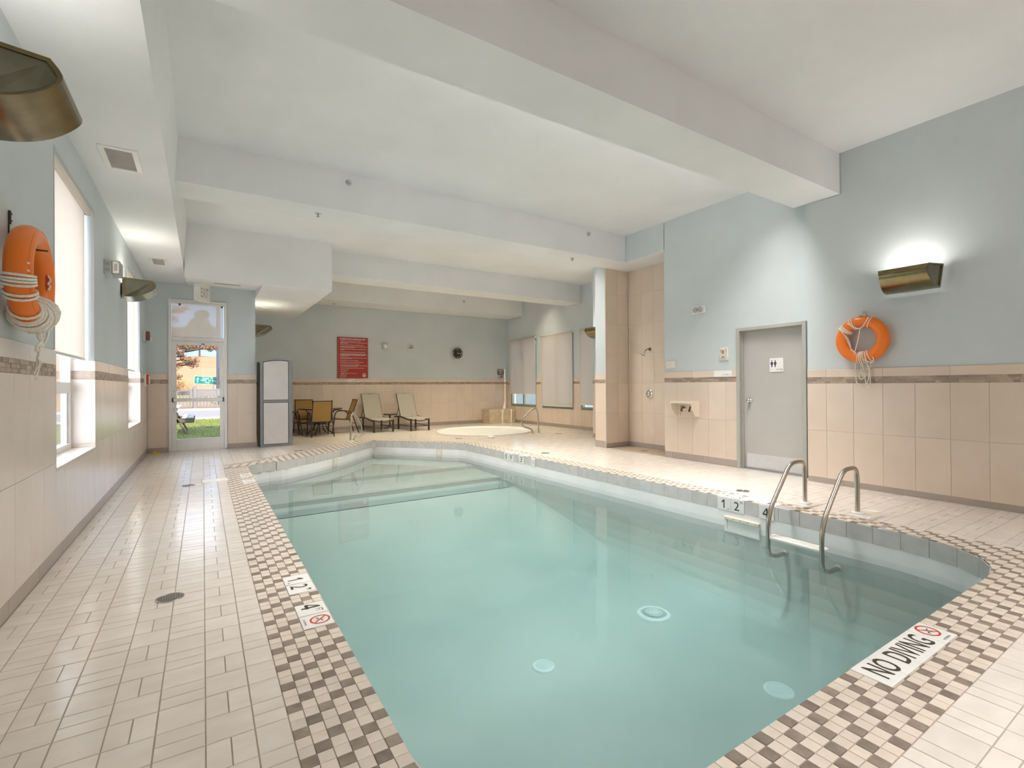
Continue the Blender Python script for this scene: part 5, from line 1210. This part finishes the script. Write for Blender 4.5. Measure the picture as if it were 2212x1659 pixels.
t, part, (c, u_, n_) = wall_box('timer_switch', (XD, 5.83, 1.675), u, -X, .175, .13, .05, 'cream', 'cream push switch above the dado next to the shower', 'switch'); part('cover', .045, 0, .05, .056, .08, .12, 'plastic'); mb = MB(); mb.lathe([(.025, 0), (.02, .006), (.01, .007)], c-u*.045+n_*.05, 16, n_); mb.build('button', 'cream', t)
t = empty('small_sign', (7.12, 4.81, 1.49), 'narrow white sign on the tile border above the hose taps', 'sign'); mb = MB(); mb.box((7.118, 4.646, 1.443), (7.128, 4.97, 1.543), 0, .001); mb.build('backing', 'plate', t); mb = MB()
for yy, w_, z in ((4.805, .018, 1.473), (4.735, .075, 1.474), (4.67, .018, 1.474)):
    x_ = 0
    while x_ < w_: l_ = rg.uniform(.010, .018); mb.add([(7.117, yy+w_/2-x_, z-.012), (7.117, yy+w_/2-min(w_, x_+l_), z-.012), (7.117, yy+w_/2-min(w_, x_+l_), z+.012), (7.117, yy+w_/2-x_, z+.012)], [(0, 1, 2, 3)]); x_ += l_+.003
mb.build('small_print', 'sign_grey', t)
# hose tap hood
t = empty('hose_hood', (7.13, 5.5, .9), 'cream hood over two brass hose taps on the tiled wall', 'tap hood'); hy0, hy1, hx = 5.70, 5.27, 7.13; mb = MB(); mb.box((hx-.20, hy1+.007, 1.017), (hx-.002, hy0-.007, 1.029)); mb.box((hx-.20, hy1+.007, .995), (hx-.19, hy0-.007, 1.016)); mb.build('top_plate', 'cream', t)
for yy in (hy0, hy1):
    mb = MB(); mb.prism([(0, 1.03), (-.20, 1.03), (-.20, .92), (-.10, .775), (0, .775)], (hx, yy-.006, 0), X, Z, Y, .012); mb.build('side_plate', 'cream', t)
mb = MB(); mb.box((hx-.014, hy1+.051, .96), (hx-.002, hy0-.051, 1.015)); mb.box((hx-.014, hy0-.05, .775), (hx-.002, hy0-.007, 1.015)); mb.box((hx-.014, hy1+.007, .775), (hx-.002, hy1+.05, 1.015)); mb.build('back_flange', 'cream', t)
for yy in (5.56, 5.40):
    mb = MB(); mb.lathe([(.034, 0), (.03, .006), (.02, .008)], (hx-.002, yy, .915), 16, -X); mb.build('escutcheon', 'chrome', t); mb = MB(); mb.tube([(hx-.01, yy, .915), (hx-.07, yy, .915), (hx-.085, yy, .885)], .013, 8); mb.lathe([(.02, 0), (.02, .012)], (hx-.06, yy, .93), 8, Z); mb.lathe([(.018, 0), (.016, .04)], (hx-.085, yy, .89), 10, -Z); mb.build('tap', pbr('old brass', (.19, .11, .04), .35, metal=.8), t)
# shower
t = empty('shower', (7.8, 6.93, 2.06), 'chrome shower head on a short arm in the tiled niche', 'shower'); mb = MB(); mb.lathe([(.035, 0), (.03, .008), (.015, .012)], (7.797, 6.93, 2.06), 16, -X); mb.build('escutcheon', 'bronze', t)
mb = MB(); mb.tube(bend([(7.79, 6.93, 2.06), (7.70, 6.93, 2.055), (7.64, 6.93, 2.0)], .04), .010, 8); mb.build('arm', 'bronze', t); mb = MB(); mb.lathe([(.012, 0), (.018, .02), (.026, .05), (.04, .075), (.042, .085), (.0, .087)], (7.645, 6.93, 2.005), 18, (-.62, 0, -.78)); mb.build('head', 'chrome', t)
t = empty('shower_valve', (7.8, 6.945, 1.13), 'round chrome shower valve below the shower head', 'shower'); mb = MB(); mb.lathe([(.09, 0), (.088, .006), (.07, .012), (.045, .014)], (7.797, 6.945, 1.13), 30, -X); mb.build('face_plate', 'chrome', t); mb = MB(); mb.lathe([(.045, .012), (.04, .04), (.032, .055), (0, .058)], (7.797, 6.945, 1.13), 20, -X); mb.build('knob', 'chrome', t); mb = MB(); mb.bar((7.745, 6.945, 1.13), (7.742, 6.98, 1.085), .014, .014, 0, (1, 0, 0), .004); mb.build('lever', 'chrome', t)

# ------------------------------------------------------------------ ceiling fittings
def vent(x0, x1, y0, y1, z, label, n_=14, along='x', tilt=(0, 0)):
    t = empty('ceiling_vent', ((x0+x1)/2, (y0+y1)/2, z), label, 'vent'); fr = .045; mb = MB()
    for a, b, c, d_ in ((x0, x1, y0, y0+fr), (x0, x1, y1-fr, y1), (x0, x0+fr, y0+fr, y1-fr), (x1-fr, x1, y0+fr, y1-fr)): mb.box((a, c, z-.010), (b, d_, z+.004), 0, .002)
    mb.build('frame', 'plastic', t); mb = MB(); mb.box((x0+fr, y0+fr, z-.0005), (x1-fr, y1-fr, z+.004)); mb.build('duct', 'plastic', t); mb = MB()
    for i in range(n_):
        if along == 'x': yy = y0+fr+(y1-y0-2*fr)*(i+.5)/n_; mb.obox(((x0+x1)/2, yy, z-.004), X, V((0, .95, .31)), V((0, -.31, .95)), ((x1-x0)/2-fr, (y1-y0-2*fr)/n_*.49, .0012))
        else: xx = x0+fr+(x1-x0-2*fr)*(i+.5)/n_; mb.obox((xx, (y0+y1)/2, z-.004), Y, V((.8, 0, .6)), V((-.6, 0, .8)), ((y1-y0)/2-fr, (x1-x0-2*fr)/n_*.49, .0012))
    mb.build('louvres', 'plastic', t)
vent(-.79, -.50, 5.57, 6.14, 3.486, 'square louvred vent in the soffit over the first tall window', 16)
vent(-.76, -.51, 9.98, 10.53, 3.486, 'flat vent in the soffit over the second tall window')
vent(1.18, 1.45, 13.15, 13.62, 3.314, 'small vent in the dropped ceiling over the cabinet')
t = empty('slot_diffuser', (.41, 11.05, 3.35), 'dark slotted diffuser in the ceiling by the EXIT sign', 'vent'); mb = MB(); mb.box((.15, 10.98, 3.347), (.67, 11.12, 3.38), 0, .003); mb.build('frame', 'plastic', t); mb = MB(); mb.box((.18, 11.01, 3.345), (.64, 11.09, 3.348)); mb.build('slot', 'ink', t); mb = MB()
for i in range(22): mb.box((.185+i*.021, 11.01, 3.341), (.193+i*.021, 11.09, 3.346))
mb.build('vanes', 'plastic', t)
def sprinkler(c, nrm, label):
    t = empty('sprinkler', c, label, 'sprinkler'); c, nrm = V(c), V(nrm); mb = MB(); mb.lathe([(.045, 0), (.043, .006), (.028, .012), (.024, .004)], c, 20, nrm); mb.build('escutcheon', 'sign_grey', t); mb = MB(); mb.lathe([(.012, 0), (.010, .02), (.006, .045)], c, 10, nrm); mb.lathe([(.022, .045), (.022, .047), (0, .048)], c, 14, nrm); mb.build('deflector', 'grate' if abs(nrm.z) > .5 else 'sign_grey', t)
sprinkler((1.73, 6.95, 4.18), -Y, 'round sidewall sprinkler on the beam face nearer the soffit'); sprinkler((6.16, 6.95, 4.18), -Y, 'round sidewall sprinkler on the beam face nearer the shower')
sprinkler((1.378, 7.236, 3.77), -Z, 'pendent sprinkler under the beam, towards the soffit'); sprinkler((6.02, 7.26, 3.77), -Z, 'pendent sprinkler under the beam, near the shower'); sprinkler((3.25, 14.78, 3.77), -Z, 'pendent sprinkler under the last beam above the patio table'); sprinkler((7.2, 14.2, 4.08), -Y, 'sidewall sprinkler on the last beam above the clock')

# ------------------------------------------------------------------ outside the exit door
def gz(x, y): return -.03
mb = MB(); mb.add([(-14, 12.3, -.03), (.88, 12.3, -.03), (.88, 15.6, -.03), (-14, 15.6, -.03), (-14, 24.6, -.03), (14, 24.6, -.03), (14, 15.6, -.03)], [(0, 1, 2, 3), (3, 2, 6, 5, 4)]); struct('lawn', mb, ['grass'])
mb = MB(); rg = random.Random(3)
for k in range(5200):
    x, y = rg.uniform(-2.6, .86 if True else 2.5), 12.6+12*rg.random()**1.3; 
    if y > 15.7: x = rg.uniform(-2.6, 2.2)
    a = rg.uniform(0, 2*pi); h_ = rg.uniform(.03, .075); w_ = .006+.0006*(y-12); bx, by = cos(a)*w_, sin(a)*w_; lx, ly = rg.uniform(-.03, .03), rg.uniform(-.03, .03)
    mb.add([(x-bx, y-by, -.03), (x+bx, y+by, -.03), (x+lx, y+ly, -.03+h_)], [(0, 1, 2)])
tag(mb.build('grass', 'blade', None), 'mown lawn outside the glazed exit door', 'grass', kind='stuff')
mb = MB(); mb.box((-14, 24.6, -.2), (14, 25.3, .02)); struct('kerb', mb, ['concrete'])
mb = MB(); mb.add([(-30, 25.3, -.05), (30, 25.3, -.05), (30, 34.5, -.05), (-30, 34.5, -.05)], [(0, 1, 2, 3)]); struct('road', mb, ['asphalt'])
mb = MB(); mb.box((-30, 34.5, -.2), (30, 35.2, .06)); struct('far_kerb', mb, ['concrete'])
hm = MB(); NX, NY = 28, 18; hz = lambda x, y: .0 + max(0, (y-37))*.178 - max(0, y-62)*.14 + .5*sin(x*.13+.5)*min(1, (y-36)/10) - .045*x*min(1, max(0, (y-40)/20)) + .25*sin(x*.7+y*.5)*min(1, max(0, (y-38)/8))*.5
vs = [(-40+i*80/NX, 35.2+j*50/NY, hz(-40+i*80/NX, 35.2+j*50/NY)) for j in range(NY+1) for i in range(NX+1)]
hm.add(vs, [(j*(NX+1)+i, j*(NX+1)+i+1, (j+1)*(NX+1)+i+1, (j+1)*(NX+1)+i) for j in range(NY) for i in range(NX)], 0, True); struct('hill', hm, ['hill'])
tf = MB(); rg = random.Random(11)
for k in range(1500):
    y = rg.uniform(39, 48); x = -2.2+rg.gauss(0, 1.0)-(y-40)*.22; z = hz(x, y); a = rg.uniform(0, pi); h_ = rg.uniform(.15, .45); w_ = .05
    tf.add([(x-cos(a)*w_, y-sin(a)*w_, z), (x+cos(a)*w_, y+sin(a)*w_, z), (x+rg.uniform(-.12, .12), y, z+h_)], [(0, 1, 2)])
tag(tf.build('yellow_grass', 'hill_y', None), 'patch of yellow grass on the hill behind the road sign', 'grass', kind='stuff')
# fence along the road
t = empty('picket_fence', (0, 36, 0), 'grey boarded fence along the road beyond the lawn', 'fence'); fy = 36.0
mb = MB(); mb.box((-5, fy-.03, 1.16), (5, fy+.03, 1.24), 0, .01); mb.build('top_rail', 'fence', t); mb = MB(); mb.box((-5, fy-.03, .80), (5, fy+.03, .88)); mb.build('rail', 'fence', t); mb = MB(); mb.box((-5, fy-.03, .10), (5, fy+.03, .18)); mb.build('rail', 'fence', t)
for i in range(7): mb = MB(); mb.box((-5+i*10/7, fy-.015, .88+.004), (-5+(i+1)*10/7-.012, fy+.015, 1.155)); mb.build('board', 'fence', t)
pk = None
for i in range(56):
    x_ = -4.95+i*.178
    if pk is None: q_ = MB(); q_.box((-.055, -.012, .10), (.055, .012, .80), 0, .004); pk = q_.mesh('picket', 'fence')
    o_ = obj('picket', pk, t, (x_, fy-36.0, 0))
for x_ in (-3.0, -.43, 2.1): mb = MB(); mb.box((x_-.09, fy-.12, 0), (x_+.09, fy+.06, 1.36), 0, .01); mb.lathe([(.13, 1.36), (.13, 1.40), (.0, 1.47)], (x_, fy-.03, 0), 4); mb.build('fence_post', 'fence', t)
# road sign
sy = 38.0; cS = V((.17, sy, 1.80)); us = V((cos(radians(-3.5)), 0, sin(radians(-3.5)))); vs_ = V((-us.z, 0, us.x))
t = empty('road_sign', (.17, sy, .3), 'green road sign with white arrow reading Access To WEST 23 Ave Only', 'road sign')
mb = MB(); mb.obox(cS, us, vs_, -Y, (.66, .265, .01)); mb.build('border', 'plate', t); mb = MB(); mb.obox(cS-Y*.008, us, vs_, -Y, (.635, .24, .006)); mb.build('board', 'green', t)
mb = MB(); k_ = cS-Y*.015
quad2(mb, k_-us*.47, us, vs_, [(-.03, -.17), (.03, -.17), (.03, .05), (.085, .05), (0, .18), (-.085, .05), (-.03, .05)], .002); mb.build('arrow', 'plate', t)
for b_, x_, z_, w_, h_ in (('Access  To', .08, .15, .62, .11), ('WEST  23  Ave', .12, 0, .86, .10), ('Only', .08, -.15, .27, .13)):
    mb = MB(); put_text(mb, b_, k_+us*x_+vs_*z_, us, vs_, w_, h_, .002, .015); mb.build('lettering', 'plate', t)
for s in (-.46, .40): mb = MB(); p = cS+us*s; mb.box((p.x-.03, sy+.01, .2), (p.x+.03, sy+.05, p.z)); mb.build('sign_leg', 'grey', t)
# lamp post
t = empty('lamp_post', (.86, 37.5, 0), 'dark grey post beyond the fence at the edge of the door view', 'post'); mb = MB(); mb.lathe([(.14, -.05), (.12, 2), (.10, 9)], (.86, 37.5, 0), 16); mb.build('pole', 'post', t)
mb = MB(); mb.box((.88, 37.3, 1.6), (1.10, 37.45, 2.6), 0, .01); mb.build('utility_box', 'post', t)
# picnic table seen end on
t = empty('picnic_table', (-1.05, 17.9, 0), 'brown timber picnic table on the lawn with sunlit pale planks', 'picnic table'); tx = -1.08
for k in range(5): mb = MB(); a = tx-.51+k*.203; mb.box((a, 16.95, .735), (a+.19, 18.8, .775), 0, .004); mb.build('top_plank', 'lumber_top', t)
for s in (-1, 1):
    for k in range(2): a = tx+s*.70-.14+k*.145; mb = MB(); mb.box((a, 16.95, .43), (a+.137, 18.8, .468), 0, .004); mb.build('bench_plank', 'lumber_top', t)
for yy in (17.05, 18.6):
    for s in (-1, 1): mb = MB(); mb.bar((tx+s*.26, yy, .735), (tx+s*.66, yy, -.03), .05, .14, 0, (0, 1, 0)); mb.build('leg', 'lumber', t)
    mb = MB(); mb.box((tx-.86, yy-.07, .30), (tx+.86, yy-.03, .43), 0, .01); mb.build('cross_beam', 'lumber', t); mb = MB(); mb.box((tx-.40, yy-.06, .60), (tx+.40, yy-.02, .735)); mb.build('top_cleat', 'lumber', t)
# trees
def foliage(mb, c, rad, n_, size, rg, squash=1.):
    for k in range(n_):
        d_ = V((rg.gauss(0, 1), rg.gauss(0, 1), rg.gauss(0, 1))).normalized()*rad*rg.random()**.45; p = V(c)+V((d_.x, d_.y, d_.z*squash)); a = V((rg.gauss(0, 1), rg.gauss(0, 1), rg.gauss(0, .7))).normalized(); b = a.orthogonal().normalized(); s = size*rg.uniform(.6, 1.3)
        mb.add([p-a*s, p+b*s*.4, p+a*s, p-b*s*.4], [(0, 1, 2, 3)])
def tree(base, h, blobs, label, leafmat, n_, size, seed, trunk=.12):
    rg = random.Random(seed); t = empty('tree', base, label, 'tree'); b = V(base); top_ = b+Z*h; mb = MB(); mb.tube([b-Z*.3, b+Z*h*.5, top_], [trunk, trunk*.7, trunk*.2], 8)
    fm = MB()
    for dx, dy, dz, r in blobs:
        c = b+V((dx, dy, dz)); mb.tube(smooth([b+Z*min(dz*.75, h*.8), b+V((dx*.5, dy*.5, dz*.85)), c]), [trunk*.35]*5+[trunk*.28]*3+[trunk*.1], 6); foliage(fm, c, r, int(n_*r*r), size, rg, .75)
    mb.build('trunk', 'bark', t); fm.build('foliage', leafmat, t, kind='stuff')
lf_ = [(2.41, 2.56), (2.6, 2.34), (2.79, 2.19), (2.92, 2.30), (2.35, 2.1), (2.41, 1.72), (2.37, 1.41), (3.12, 2.74), (3.39, 2.78), (2.6, 2.8), (2.41, 3.95), (2.61, 4.08), (2.25, 3.63), (2.5, 2.45), (2.7, 2.26), (2.25, 2.4), (2.3, 2.75), (2.85, 2.80), (2.2, 1.9), (2.25, 1.55)]
tree((-3.1, 19.5, -.05), 4.6, [(x, (i % 3)*.12, z, (.19, .15, .22, .13)[i % 4]) for i, (x, z) in enumerate(lf_)]+[(1.3, 0, 3.2, .6), (.6, .2, 4.4, .9), (1.6, 0, 4.6, .7), (-.8, 0, 4.0, 1.1), (1.4, .3, 2.2, .45)], 'rust leaved tree whose branches hang into the view through the exit door', 'leaf', 4200, .04, 4, .10)
tree((-.3, 63, hz(-.3, 63)-.2), 5.4, [(-1.0, 0, 1.5, 1.0), (.2, 0, 2.3, 1.1), (1.0, .5, 1.5, .9), (0, 0, 3.7, 1.15), (.2, 0, 4.8, .75), (.9, 0, 3.0, .9), (-.9, 0, 2.9, .9), (-2.6, .5, 1.6, .9), (-2.2, 0, 2.6, 1.0), (-3.6, 0, 2.2, 1.2), (.7, 0, 3.2, .6)], 'round brown tree on the skyline of the dry hill', 'leaf_dark', 620, .17, 8, .10)
t = empty('backdrop_wall', (13, 12, 0), 'pale backdrop wall added outside to whiten the whirlpool window panes', 'wall', kind='structure'); mb = MB(); mb.box((12.6, 6, -.1), (13, 24, 3.2)); mb.build('backdrop_slab', 'thresh', t)  # added backdrop, so the panes look bright instead of showing the hill
